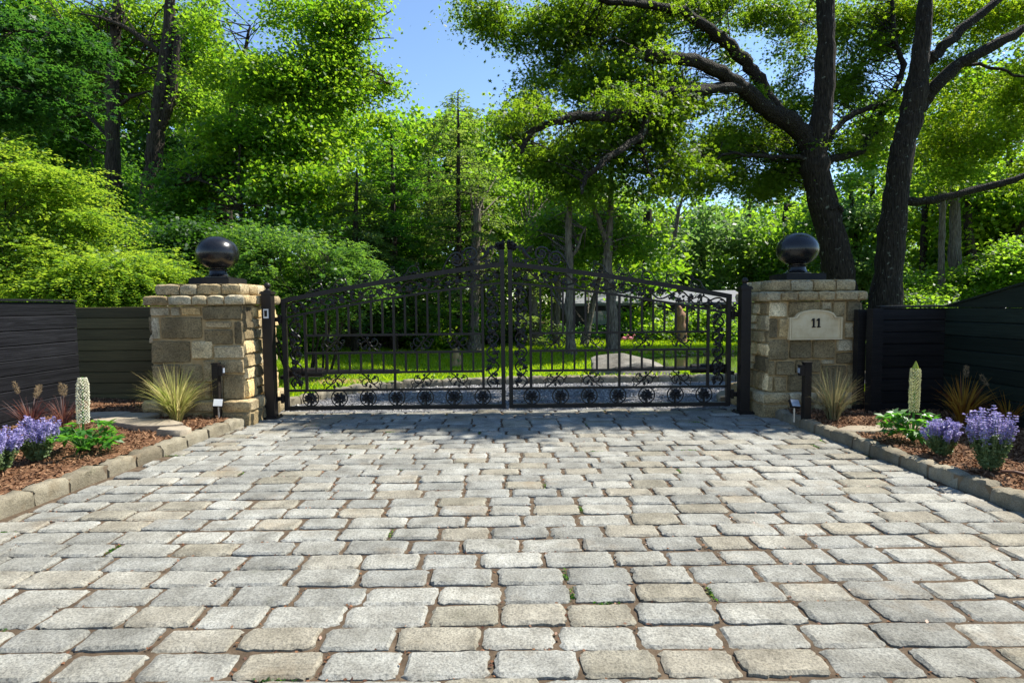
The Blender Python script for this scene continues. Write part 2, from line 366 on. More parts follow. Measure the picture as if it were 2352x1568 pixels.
def B(u, v, Y, ru, rv, d=None):
    """an ellipsoid of foliage: centre at a picture point and distance, radii in metres"""
    c = P(u, v, Y); rx = ru * Y / FPX; rz = rv * Y / FPX
    return (np.array(c), np.array((rx, d if d else max(0.8, 0.7 * (rx + rz) / 2), rz)))
def clump(p, f=1.0, ph=0.0):
    x, y, z = p[:, 0] * f + ph, p[:, 1] * f * .8 + ph * 1.7, p[:, 2] * f * 1.25
    return (np.sin(1.9 * x + 1.3 * np.sin(1.1 * z + y)) + np.sin(2.3 * z + 1.1 * np.sin(1.7 * y + .6 * x)) + np.sin(2.1 * y + 1.4 * np.sin(1.3 * x - .7 * z))) / 3
def sample_blobs(blobs, n, rng, hollow=2.4, gap=0.0, gf=1.0):
    if gap:
        ph = rng.random() * 40; out = np.zeros((0, 3))
        while len(out) < n:
            q = sample_blobs(blobs, n * 2, rng, hollow); out = np.concatenate([out, q[clump(q, gf, ph) > -0.55 + gap]])
        return out[:n]
    w = np.array([(b[1][0] * b[1][1] * b[1][2]) ** 0.72 for b in blobs]); w /= w.sum()
    idx = rng.choice(len(blobs), n, p=w)
    C = np.array([b[0] for b in blobs])[idx]; Rr = np.array([b[1] for b in blobs])[idx]
    d = unit(rng.normal(size=(n, 3))); r = rng.random((n, 1)) ** (1 / hollow); r = r * np.where(rng.random((n, 1)) < .14, 1.28, 1.0)
    return C + d * r * Rr
def crown_mesh(name, parent, blobs, nclus, per, spread, leaf, mat, tpl=T_leaf, seed=0, upb=0.35, flat=0.4, droop=0.2, origin=None, gap=0.35, gf=1.0):
    rng = np.random.default_rng(seed)
    C = sample_blobs(blobs, nclus, rng, 2.4, gap, gf)
    ct = rng.random(nclus)
    idx = np.repeat(np.arange(nclus), per); n = len(idx)
    g = rng.normal(size=(n, 3)); g[:, 2] *= flat
    sc = (0.6 + 0.8 * rng.random(nclus))[idx][:, None]
    off = g * spread * sc; rr = np.hypot(off[:, 0], off[:, 1]); off[:, 2] -= droop * rr
    pos = C[idx] + off
    out = off.copy(); out[:, 2] -= 0.3 * spread; out = out / max(spread, 1e-6)
    V, F, T = leaves(pos, leaf * (0.48 + 0.95 * rng.random(n) ** 1.4), 0.55 * ct[idx] + 0.45 * rng.random(n), tpl, rng, upb, out * 0.8)
    if origin is not None: V = V - np.array(origin)
    return mesh_np(name, V, F, T, mat, parent), C
def wobble(pts, amp, rng, sub=3):
    """subdivide a polyline smoothly and make it slightly crooked"""
    pts = [Vector(p) for p in pts]; out = []
    for i in range(len(pts) - 1):
        p0 = pts[max(i - 1, 0)]; p1 = pts[i]; p2 = pts[i + 1]; p3 = pts[min(i + 2, len(pts) - 1)]
        for k in range(sub):
            t = k / sub
            q = 0.5 * ((2 * p1) + (p2 - p0) * t + (2 * p0 - 5 * p1 + 4 * p2 - p3) * t * t + (3 * p1 - p0 - 3 * p2 + p3) * t ** 3)
            out.append(q + Vector((rng.uniform(-amp, amp), rng.uniform(-amp, amp), rng.uniform(-amp, amp) * 0.5)))
    out.append(pts[-1]); return out
def lerp_r(r, n):
    r = list(r); return [float(np.interp(i / (n - 1) * (len(r) - 1), range(len(r)), r)) for i in range(n)]
def limb(mb, pts, r, rng, seg=8, amp=0.03, jit=0.045, mi=0):
    w = wobble(pts, amp, rng, 4); rr = lerp_r(r, len(w)); rr = [q * (1 + .10 * math.sin(i * 1.9 + q * 40) * math.sin(i * .7)) for i, q in enumerate(rr)]
    mb.tube(w, rr, seg, mi, jit=jit, rng=rng); return w
def twigs(mb, skel, C, rng, frac=0.5, r=0.02, maxd=4.0):
    """thin branches from the nearest limb out to the sprays of leaves"""
    S = np.array([tuple(p) for p in skel]); use = {}
    for c in C:
        if rng.random() > frac: continue
        d = np.linalg.norm(S - c, axis=1); dm = d.min(); cand = np.where(d < dm * 1.35 + .15)[0]; j = int(cand[rng.randrange(len(cand))])
        if d[j] > maxd or d[j] < 0.15: continue
        if use.get(j, 0) > 3: continue
        use[j] = use.get(j, 0) + 1
        a = Vector(S[j]); b = Vector(c); m = (a + b) / 2 + Vector((rng.uniform(-.15, .15), rng.uniform(-.15, .15), rng.uniform(0.0, .25))) * d[j]
        pts = [a, a.lerp(m, 0.55), m, m.lerp(b, 0.5) + Vector((0, 0, .04)), b]
        k = min(1.5, 0.5 + d[j] / 3)
        mb.tube(pts, [r * k, r * k * .8, r * k * .6, r * k * .4, r * .15], 4, cap=False)
# --------------------------------------------------------------------------
# SECTIONS
# --------------------------------------------------------------------------
rng = random.Random(7); nrng = np.random.default_rng(7)
# ------------------------------------------------------------------ light and sky
SUN = Vector((0.66, 0.25, 1.0)).normalized()
w = bpy.data.worlds.new('World'); scene.world = w; w.use_nodes = True
nt = w.node_tree; nt.nodes.clear()
sky = nt.nodes.new('ShaderNodeTexSky'); sky.sky_type = 'NISHITA'; sky.sun_disc = False
sky.sun_elevation = math.asin(SUN.z); sky.sun_rotation = math.atan2(SUN.x, SUN.y)
sky.air_density = 1.0; sky.dust_density = 0.0; sky.ozone_density = 3.5; sky.altitude = 50
bg = nt.nodes.new('ShaderNodeBackground'); bg.inputs[1].default_value = 0.118
wo = nt.nodes.new('ShaderNodeOutputWorld'); L(nt, sky.outputs[0], bg.inputs[0]); L(nt, bg.outputs[0], wo.inputs[0])
sd = bpy.data.lights.new('sun', 'SUN'); sd.energy = 5.0; sd.angle = R(0.53); sd.color = (1.0, 0.95, 0.86)
so = bpy.data.objects.new('sun', sd); COL.objects.link(so); so.location = SUN * 60
so.rotation_euler = (-SUN).to_track_quat('-Z', 'Y').to_euler()
scene.view_settings.view_transform = 'Standard'; scene.view_settings.look = 'None'
scene.view_settings.exposure = 1.02; scene.view_settings.gamma = 1.0
cy = scene.cycles
cy.max_bounces = 10; cy.diffuse_bounces = 4; cy.glossy_bounces = 3; cy.transmission_bounces = 6; cy.transparent_max_bounces = 6
cy.use_denoising = True
cy.sample_clamp_indirect = 6

# ------------------------------------------------------------------ ground
def sheet(name, xs, ys, zf, mat, keep=None):
    nx, ny = len(xs), len(ys); V = np.array([(x, y, zf(x, y)) for y in ys for x in xs])
    F = []
    for j in range(ny - 1):
        for i in range(nx - 1):
            if keep and not keep((xs[i] + xs[i + 1]) / 2, (ys[j] + ys[j + 1]) / 2): continue
            F.append((j * nx + i, j * nx + i + 1, (j + 1) * nx + i + 1, (j + 1) * nx + i))
    F = np.array(F); o = mesh_np(name, V, F, np.full(len(F), 0.5), mat)
    o.data.polygons.foreach_set('use_smooth', [True] * len(F)); return o
g = sheet('ground', np.concatenate([[-900, -300, -120], np.linspace(-60, 60, 13), [120, 300, 900]]), np.concatenate([[-300, -60], np.linspace(-20, 90, 12), [150, 300, 900]]), lambda x, y: -1.6, M_soil)
tag(g, kind='structure')
def pond_d(x, y):
    # below 1 inside the pond outline
    return max(0.0, 0.05 * math.sin(x * 1.7) * math.cos(y * 2.3) + abs((x - 8.2) / 5.3) ** 3 + abs((y - 11.75) / 2.15) ** 3) ** (1 / 3)
def lawn_z(x, y):
    z = 0.09 + 0.02 * math.sin(x * 0.9 + y * 0.4) + 0.05 * max(0, y - 17) * 0.6
    if x < -2: z += 0.05 * min(4, (-2 - x)) * min(1, max(0, (y - 8) / 4))
    d = pond_d(x, y)
    if d < 1.16: z -= 0.55 * min(1, (1.16 - d) / 0.35)
    return z
LEFT_EDGE = [(-2.95, 7.25), (-2.80, 7.55), (-2.62, 8.0), (-2.35, 8.4), (-2.0, 8.8), (-1.5, 9.05), (-0.8, 9.2), (0.5, 9.32), (3, 9.38), (7, 9.4), (14, 9.4)]
RIGHT_EDGE = [(2.72, 6.95), (2.66, 7.25), (2.75, 7.6), (3.1, 7.95), (4.0, 8.1), (7, 8.15), (14, 8.15)]
def in_gravel(x, y):
    if x < -2.95 or x > 14: return False
    top = np.interp(x, [p[0] for p in LEFT_EDGE], [p[1] for p in LEFT_EDGE])
    bot = 6.9 if x < 2.66 else np.interp(x, [p[0] for p in RIGHT_EDGE[1:]], [p[1] for p in RIGHT_EDGE[1:]])
    return bot < y < top
xs = np.concatenate([np.linspace(-45, -16, 16), np.arange(-15, -5, 0.5), np.arange(-5, 5, 0.08), np.arange(5, 15, 0.25), np.linspace(16, 45, 16)])
ys = np.concatenate([np.arange(7.0, 10.2, 0.08), np.arange(10.2, 15, 0.2), np.arange(15, 20, 0.5), np.linspace(21, 60, 20)])
lawn = sheet('lawn', xs, ys, lawn_z, M_lawn, lambda x, y: not in_gravel(x, y) and not (abs(x) < 2.9 and y < 7.3))
tag(lawn, kind='structure')
gr = sheet('gravel_drive', np.arange(-3.2, 15, 0.4), np.arange(6.88, 9.7, 0.2), lambda x, y: 0.0, M_gravel); tag(gr, kind='structure')
# small loose stones lying on the gravel
n = 9000; px = nrng.uniform(-2.9, 4.5, n); py = nrng.uniform(6.95, 9.4, n)
k = np.array([in_gravel(a, b) for a, b in zip(px, py)]); px, py = px[k], py[k]
V, F, T = leaves(np.stack([px, py, np.full(len(px), 0.006)], 1), nrng.uniform(.015, .035, len(px)), nrng.random(len(px)), (np.array([(-.5, -.2, 0), (.1, -.5, .1), (.5, .1, 0), (-.1, .5, .15)]), [(0, 1, 2, 3)]), nrng, 1.0)
M_pebble = m_granite('pebble', [(0, (0.15, 0.155, 0.17)), (0.6, (0.34, 0.34, 0.35)), (1, (0.55, 0.53, 0.5))], 0.2)
tag(mesh_np('gravel_stones', V, F, T, M_pebble), 'loose grey gravel stones on the drive behind the gate', 'gravel', kind='stuff')
pond = sheet('pond_water', np.linspace(1.9, 15, 50), np.linspace(9.40, 14.6, 40), lambda x, y: 0.035, M_water, lambda x, y: pond_d(x, y) < 1.16); tag(pond, kind='structure')

rd = sheet('road', np.linspace(-14, 14, 8), np.linspace(-9, 0.72, 6), lambda x, y: -0.02, M_asphalt); tag(rd, kind='structure')

# ------------------------------------------------------------------ cobbled drive
def edge_l(y): return -3.04 + 0.05 * (y - 4) * 0.9 if y < 6.2 else -2.93
def edge_r(y): return 2.99 - 0.05 * (y - 4) * 0.6 if y < 6.2 else 2.86
def rounded_block(mb, c, hx, hy, top, mi, tint, rng, nx=12, ny=8, depth=0.06, rough=0.003, edge=0.009, dirt=0):
    vs = []; cx, cy = c
    sk = rng.uniform(-0.03, 0.03); tx = rng.uniform(-.02, .02); ty = rng.uniform(-.03, .03)
    ej = {}
    for j in range(ny):
        b = -1 + 2 * j / (ny - 1)
        for i in range(nx):
            a = -1 + 2 * i / (nx - 1)
            a2 = math.copysign(abs(a) ** 0.5, a); b2 = math.copysign(abs(b) ** 0.55, b)
            x = hx * a2 * (1 - 0.045 * abs(b2) ** 7); y = hy * b2 * (1 - 0.09 * abs(a2) ** 12) + sk * hy * a2
            e = max(1 - (1 - abs(a2)) * hx / hy if hx > hy else abs(a2), abs(b2))
            z = top - edge * max(0, (e - 0.86) / 0.14) ** 2.0 + rng.uniform(-rough, rough) * 0.7 + tx * a2 * hx + ty * b2 * hy
            if e > 0.99:
                x += rng.uniform(-.009, .006); y += rng.uniform(-.006, .005)
            vs.append((cx + x, cy + y, z))
    fs = [(j * nx + i, j * nx + i + 1, (j + 1) * nx + i + 1, (j + 1) * nx + i) for j in range(ny - 1) for i in range(nx - 1)]
    ring = [i for i in range(nx)] + [j * nx + nx - 1 for j in range(1, ny)] + [(ny - 1) * nx + i for i in range(nx - 2, -1, -1)] + [j * nx for j in range(ny - 2, 0, -1)]
    o = len(vs); m = len(ring)
    for q in ring:
        p = vs[q]; vs.append((cx + (p[0] - cx) * 1.02, cy + (p[1] - cy) * 1.03, top - depth))
    fs += [(ring[(k + 1) % m], ring[k], o + k, o + (k + 1) % m) for k in range(m)]
    mb.add(vs, fs, mi, tint)
mb = MB(); y = 0.86; row = 0; joints = []
while y < 6.98:
    pitch = 0.170 + rng.uniform(-.006, .006)
    xl, xr = (edge_l(y) + 0.02, edge_r(y) - 0.02) if y > 1.2 else (-3.1, 3.1)
    if y < 3.4: xl, xr = -3.6 + 0.13 * y, 3.5 - 0.12 * y
    x = xl - rng.uniform(0, 0.28)
    while x < xr:
        ln = rng.uniform(0.265, 0.345)
        a, b = max(x, xl), min(x + ln, xr)
        if b - a > 0.07:
            jx = 0.006 + rng.uniform(0, .009)
            rounded_block(mb, ((a + b) / 2, y + pitch / 2 + rng.uniform(-.005, .005) + 0.012 * math.sin(x * .8 + row * .5)), (b - a) / 2 - jx, pitch / 2 - 0.0055 - rng.uniform(0, .005), 0.0 + rng.uniform(-.005, .005), 0, rng.random(), rng)
        joints.append((b, y + pitch / 2 + 0.012 * math.sin(b * .8 + row * .5), 1)); joints.append(((a + b) / 2, y + 0.012 * math.sin(x * .8 + row * .5), 0))
        x += ln
    y += pitch; row += 1
# sandy joints
mb.add([(-3.7, 0.7, -.0135), (3.7, 0.7, -.0135), (2.9, 7.1, -.0135), (-3.0, 7.1, -.0135)], [(0, 1, 2, 3)], 1)
drive = mb.build('driveway', [M_cobble, M_joint], smooth=False); tag(drive, kind='structure')
smooth_by_angle(drive, 32)
# dry leaf crumbs caught in the joints
JN = np.array([q for q in joints if 1.0 < q[1] < 6.9]); n = 5200; jj = JN[nrng.integers(0, len(JN), n)]
keepc = clump(np.stack([jj[:, 0], jj[:, 1], jj[:, 0] * 0], 1), 2.6, 4.0) > nrng.uniform(-1.0, .5, n); jj = jj[keepc]; n = len(jj)
px = jj[:, 0] + np.where(jj[:, 2] > .5, nrng.normal(size=n) * .006, nrng.uniform(-.14, .14, n)); py = jj[:, 1] + np.where(jj[:, 2] > .5, nrng.uniform(-.075, .075, n), nrng.normal(size=n) * .005)
V, F, T = leaves(np.stack([px, py, nrng.uniform(-.012, -.001, n)], 1), nrng.uniform(.007, .022, n), nrng.random(n), T_leaf, nrng, 1.0)
M_crumb = m_leaf('dry_leaf', (0.09, 0.036, 0.018), (0.25, 0.12, 0.055), (.2, .1, .05), (.3, .2, .1), 0.1)
tag(mesh_np('dry_leaf_litter', V, F, T, M_crumb), 'brown dry leaf crumbs caught between the cobbles', 'leaf litter', kind='stuff')

# ------------------------------------------------------------------ kerbs
def kerb(name, pts, w=0.112, h=0.098, ln=0.28, z0=-0.03, mat=M_kerb, inner=1):
    mb = MB(); pts = [Vector((p[0], p[1], 0)) for p in pts]
    cum = [0]
    for a, b in zip(pts, pts[1:]): cum.append(cum[-1] + (b - a).length)
    def at(s):
        for i in range(len(pts) - 1):
            if s <= cum[i + 1] or i == len(pts) - 2:
                return pts[i].lerp(pts[i + 1], (s - cum[i]) / (cum[i + 1] - cum[i]))
    s = 0
    while s < cum[-1] - 0.08:
        l = min(ln * rng.uniform(0.8, 1.25), cum[-1] - s)
        a, b = at(s), at(s + l); t = (b - a).normalized(); nrm = Vector((-t.y, t.x, 0)); g = 0.008
        hh = h + rng.uniform(-.008, .008); off = rng.uniform(-.008, .008)
        NX, NY = 10, 7; vs = []
        for i in range(NX):
            al = -1 + 2 * i / (NX - 1)
            for j in range(NY):   # profile: up the drive side, over the top, down the back
                q = j / (NY - 1)
                prof = [(-.5, z0), (-.5, h * .45), (-.47, h * .86), (-.33, h), (.33, h), (.48, h * .86), (.5, z0)][j]
                sh = 1 - 0.10 * abs(al) ** 6
                p = (a + b) / 2 + t * (al * (l / 2 - g)) + nrm * ((prof[0] * w) * (sh if j not in (0, 6) else 1) + off)
                z = prof[1] * (hh / h) - (0.016 * abs(al) ** 5 if 1 < j < 6 else 0)
                r = 0.009 if 0 < j < 6 else 0
                vs.append((p.x + rng.uniform(-r, r), p.y + rng.uniform(-r, r), z + rng.uniform(-r, r)))
        fs = [(i * NY + j, i * NY + j + 1, (i + 1) * NY + j + 1, (i + 1) * NY + j) for i in range(NX - 1) for j in range(NY - 1)]
        fs += [tuple(range(NY))[::-1], tuple(range((NX - 1) * NY, NX * NY))]
        mb.add(vs, fs, 0, rng.random()); s += l
    # mortar core
    for a, b in zip(pts, pts[1:]):
        t = (b - a).normalized(); m_ = (a + b) / 2
        mb.beam((a.x, a.y, h * .35), (b.x, b.y, h * .35), h * .9, w * .72, 1, 0.5, upv=(-t.y, t.x, 0))
    o = mb.build(name, [mat, M_darkmortar]); smooth_by_angle(o, 50); return tag(o, kind='structure')
kl = [(-3.42, 1.3), (-3.24, 2.6), (-3.17, 3.5), (-3.10, 4.4), (-3.03, 5.3), (-2.93, 6.3)]
kr = [(3.27, 1.3), (3.12, 2.6), (3.06, 3.4), (3.02, 4.3), (2.96, 5.2), (2.90, 6.28)]
kerb('kerb', kl); kerb('kerb', kr)
kerb('kerb', [(x, y + .03) for x, y in LEFT_EDGE], 0.14, 0.115, 0.3)
kerb('kerb', [(x, y) for x, y in RIGHT_EDGE[1:]], 0.14, 0.10, 0.3)
tagk = None

# ------------------------------------------------------------------ planting beds
def bed(name, inner, outer_x, y1, z_in, z_out, seed, nchips):
    ys = np.linspace(-0.5, y1, 60); xs_ = np.linspace(0, 1, 26)
    r_ = np.random.default_rng(seed)
    def xin(y): return float(np.interp(y, [p[1] for p in inner], [p[0] for p in inner]))
    V = []
    for yy in ys:
        for q in xs_:
            x = xin(yy) + (outer_x - xin(yy)) * q
            V.append((x, yy, z_in + (z_out - z_in) * q + r_.uniform(-.010, .010) + 0.012 * math.sin(x * 5) * math.cos(yy * 4)))
    V = np.array(V); nx = len(xs_)
    F = np.array([(j * nx + i, j * nx + i + 1, (j + 1) * nx + i + 1, (j + 1) * nx + i) for j in range(len(ys) - 1) for i in range(nx - 1)])
    o = mesh_np(name, V, F, np.full(len(F), .5), M_mulch); tag(o, kind='structure')
    o.data.polygons.foreach_set('use_smooth', [True] * len(F))
    yy = r_.uniform(1.5, y1, nchips); q = r_.random(nchips); xi = np.interp(yy, [p[1] for p in inner], [p[0] for p in inner])
    x = xi + (outer_x - xi) * q; z = z_in + (z_out - z_in) * q + 0.012 * np.sin(x * 5) * np.cos(yy * 4) + r_.uniform(0.0, .018, nchips)
    return np.stack([x, yy, z], 1), r_
M_chip = m_leaf('bark_chip', (0.06, 0.026, 0.012), (0.30, 0.17, 0.09), (.1, .05, .02), (.2, .1, .05), 0.02, 0.85, 0.2)
T_chip = (np.array([(-.5, -.16, 0), (.5, -.12, .03), (.46, .14, .0), (-.48, .16, .04)]), [(0, 1, 2, 3)])
for nm, inner, ox, y1, lab, sd_ in (('mulch_bed', [(p[0] - .05, p[1]) for p in kl] + [(-2.97, 7.45)], -5.6, 7.45, 'red brown bark mulch chips of the left bed', 3),
                               ('mulch_bed', [(p[0] + .05, p[1]) for p in kr] + [(2.92, 6.4)], 5.0, 6.4, 'red brown bark mulch chips of the right bed', 4)):
    p_, r_ = bed(nm, inner, ox, y1, 0.085, 0.13 if ox < 0 else 0.10, sd_, 30000)
    V, F, T = leaves(p_, r_.uniform(.014, .042, len(p_)), r_.random(len(p_)) ** 1.3, T_chip, r_, 0.5)
    tag(mesh_np('mulch_chips', V, F, T, M_chip), lab, 'mulch', kind='stuff')

def flagstone(c, rx, ry, ang, label, z=0.12):
    mb = MB(); n = 13; out = []
    for k in range(n):
        a = 2 * PI * k / n; q = rng.uniform(.82, 1.12)
        x, yv = rx * q * math.cos(a), ry * q * math.sin(a)
        out.append((c[0] + x * math.cos(ang) - yv * math.sin(ang), c[1] + x * math.sin(ang) + yv * math.cos(ang)))
    rings = [(1.0, z - .05), (1.0, z + .012), (.95, z + .022), (.6, z + .024)]
    vs = []
    for s_, zz in rings:
        vs += [(c[0] + (x - c[0]) * s_, c[1] + (yv - c[1]) * s_, zz + rng.uniform(-.003, .003)) for x, yv in out]
    fs = [(r_ * n + k, r_ * n + (k + 1) % n, (r_ + 1) * n + (k + 1) % n, (r_ + 1) * n + k) for r_ in range(3) for k in range(n)] + [tuple(range(3 * n, 4 * n))]
    mb.add(vs, fs, 0, rng.random()); o = mb.build('stepping_stone', M_flag); smooth_by_angle(o, 40)
    return tag(o, label, 'stepping stone', 'stepping stones in the beds')
for (u, v, rx, ry, lab) in ((234, 951, .27, .17, 'tan stepping stone nearest the left fence corner'),
                            (262, 964, .22, .10, 'small tan stepping stone in front of the one by the left fence'),
                            (300, 954, .28, .17, 'tan stepping stone midway between left fence and straw grass'),
                            (338, 969, .36, .16, 'broad flat stepping stone in mulch left of the straw grass'),
                            (402, 984, .18, .10, 'tan stepping stone closest to the left kerb')):
    c = G(u, v, .14); flagstone((c.x, c.y), rx, ry, rng.uniform(-.2, .2), lab, .125)
for (u, v, rx, ry, lab) in ((1985, 986, .24, .13, 'long shaded flagstone behind the right kerb, below the green grass tuft'),
                            (2060, 982, .22, .13, 'sunlit flagstone behind the white flower spike by the black fence')):
    c = G(u, v, .10); flagstone((c.x, c.y), rx, ry, 0.0, lab, .09)

# ------------------------------------------------------------------ stone pillars
def rough_block(mb, O, ex, ey, nv, x0, x1, y0, y1, pro, tint, rng, mi=0, cell=0.032, rough=0.007):
    """a rough hewn stone on a wall face (origin O, axes ex ey, outward nv)"""
    nx = max(4, int((x1 - x0) / cell) + 2); ny = max(4, int((y1 - y0) / cell) + 2); vs = []
    cx, cy = (x0 + x1) / 2, (y0 + y1) / 2; hx, hy = (x1 - x0) / 2, (y1 - y0) / 2
    bul = rng.uniform(-.004, .012); tx, ty = rng.uniform(-.012, .012), rng.uniform(-.012, .012)
    for j in range(ny):
        b = -1 + 2 * j / (ny - 1)
        if j in (1, ny - 2): b = math.copysign(1 - .011 / hy, b) if ny > 3 else b
        for i in range(nx):
            a = -1 + 2 * i / (nx - 1)
            if i in (1, nx - 2): a = math.copysign(1 - .011 / hx, a)
            x = cx + hx * a * (1 - 0.03 * abs(b) ** 8); y = cy + hy * b * (1 - 0.03 * abs(a) ** 8)
            border = i in (0, nx - 1) or j in (0, ny - 1)
            if border:
                d = -0.012; x += rng.uniform(-.004, .004); y += rng.uniform(-.004, .004)
            else:
                d = pro + bul * (1 - a * a) * (1 - b * b) + tx * a + ty * b + rng.uniform(-rough, rough)
                x += rng.uniform(-.004, .004); y += rng.uniform(-.004, .004)
            vs.append(O + ex * x + ey * y + nv * d)
    fs = [(j * nx + i, j * nx + i + 1, (j + 1) * nx + i + 1, (j + 1) * nx + i) for j in range(ny - 1) for i in range(nx - 1)]
    mb.add(vs, fs, mi, tint)
def auto_layout(w, h, rng, y0=0.0, hs=(.12, .2), ws=(.14, .3)):
    out = []; y = y0
    while y < h - 0.03:
        rh = min(rng.uniform(*hs), h - y)
        if h - y - rh < 0.06: rh = h - y
        x = 0
        while x < w - 0.01:
            rw = min(rng.uniform(*ws), w - x)
            if w - x - rw < 0.07: rw = w - x
            if rh > .15 and rw > .17 and rng.random() < .3:
                out.append((x, x + rw, y, y + rh * .45, rng.random())); out.append((x, x + rw, y + rh * .45, y + rh, rng.random()))
            else: out.append((x, x + rw, y, y + rh, rng.random()))
            x += rw
        y += rh
    return out
def make_pillar(label, X0, X1, Y0, Y1, front, zb, zcap1, zcap2, ztop, zpl, seed, mortar, inner):
    rg = random.Random(seed)
    root = thing('stone_pillar', ((X0 + X1) / 2, (Y0 + Y1) / 2, 0), label, 'gate pillar', 'stone gate pillars with black balls')
    off = Vector(root.location)
    W, D = X1 - X0, Y1 - Y0
    mb = MB()
    cx, cy = 0, 0
    mb.box((0, 0, (zb + zcap1) / 2 + 0), (W - .012, D - .012, zcap1 - zb), mi=1)
    sides = {'front': (Vector((-W / 2, -D / 2, 0)), Vector((1, 0, 0)), Vector((0, -1, 0)), W),
             'right': (Vector((W / 2, -D / 2, 0)), Vector((0, 1, 0)), Vector((1, 0, 0)), D),
             'left': (Vector((-W / 2, D / 2, 0)), Vector((0, -1, 0)), Vector((-1, 0, 0)), D),
             'back': (Vector((W / 2, D / 2, 0)), Vector((-1, 0, 0)), Vector((0, 1, 0)), W)}
    ez = Vector((0, 0, 1)); gp = 0.0035
    for nm, (O, ex, nv, wd) in sides.items():
        lay = front if nm == 'front' and front else auto_layout(wd, zcap1 - .01, rg, zpl + .005, (.11, .24), (.13, .32))
        rr = .010 if nm == inner else .006
        for (x0, x1, y0, y1, t) in lay:
            rough_block(mb, O, ex, ez, nv, x0 + gp, x1 - gp, y0 + gp, y1 - gp, rg.uniform(.012, .026), min(1, max(0, t + rg.uniform(-.12, .12))), rg, 0, rough=rr)
    body = mb.build('pillar_body', [M_stone, mortar], root); smooth_by_angle(body, 40)
    # projecting foot
    mb = MB(); e = .085
    mb.box((0, 0, zpl / 2 - .03), (W + 2 * e - .02, D + 2 * e - .02, zpl - .06), mi=1)
    for nm, (O, ex, nv, wd) in sides.items():
        O2 = O + nv * e - ex * e; wd2 = wd + 2 * e; x = 0
        while x < wd2 - .02:
            l = min(rg.uniform(.18, .32), wd2 - x)
            if wd2 - x - l < .08: l = wd2 - x
            rough_block(mb, O2, ex, ez, nv, x + gp, x + l - gp, -.02, zpl - .13, .012, rg.uniform(.1, .6), rg)
            x += l
        x = 0
        while x < wd2 - .02:
            l = min(rg.uniform(.2, .34), wd2 - x)
            if wd2 - x - l < .08: l = wd2 - x
            a, b = x + .006, x + l - .006; t = rg.uniform(.4, .7)
            course_stone(mb, O2, ex, nv, a, b, zpl - .115, zpl, .16, t, rg)
            x += l
    o = mb.build('plinth', [M_stone, mortar], root); smooth_by_angle(o, 45)
    # two corbelled cap courses
    for (ext, za, zb_) in ((.048, zcap1, zcap2), (-.040, zcap2, ztop)):
        mb = MB()
        mb.box((0, 0, (za + zb_) / 2), (W + 2 * ext - .04, D + 2 * ext - .04, zb_ - za - .012), mi=1)
        for nm, (O, ex, nv, wd) in sides.items():
            O2 = O + nv * ext - ex * ext; wd2 = wd + 2 * ext; x = 0
            while x < wd2 - .02:
                l = min(rg.uniform(.15, .27), wd2 - x)
                if wd2 - x - l < .08: l = wd2 - x
                course_stone(mb, O2, ex, nv, x + .009, x + l - .009, za + .008, zb_, .2, rg.uniform(.42, .72), rg); x += l
        o = mb.build('cap_course', [M_stone, mortar], root); smooth_by_angle(o, 45)
    mb = MB(); mb.box((0, 0, ztop - .006), (W - .12, D - .12, .016)); mb.build('cap_bed', mortar, root)
    return root
def course_stone(mb, O, ex, nv, a, b, z0, z1, depth, tint, rg):
    """a squared stone with a rounded outer arris, reaching 'depth' into the wall"""
    nx = max(4, int((b - a) / .035) + 1); vs = []
    prof = [(0, z0 - .0), (.016, z0 + .012), (.020, (z0 + z1) / 2), (.016, z1 - .014), (-.004, z1 - .002), (-depth, z1)]
    bow = rg.uniform(-.004, .008)
    for i in range(nx):
        q = i / (nx - 1); al = -1 + 2 * q; x = a + (b - a) * q
        for k, (d, z) in enumerate(prof):
            r = .005 if 0 < k < 5 else .002
            d2 = d - (.018 * abs(al) ** 6 if k < 5 else 0) + bow * (1 - al * al)
            vs.append(O + ex * (x + rg.uniform(-r, r)) + nv * (d2 + rg.uniform(-r, r)) + Vector((0, 0, z + rg.uniform(-r, r) - (.010 * abs(al) ** 6 if k > 2 else 0))))
    n = len(prof)
    fs = [(i * n + k, (i + 1) * n + k, (i + 1) * n + k + 1, i * n + k + 1) for i in range(nx - 1) for k in range(n - 1)]
    fs += [tuple(range(n)), tuple(range((nx - 1) * n, nx * n))[::-1]]
    mb.add(vs, fs, 0, tint)

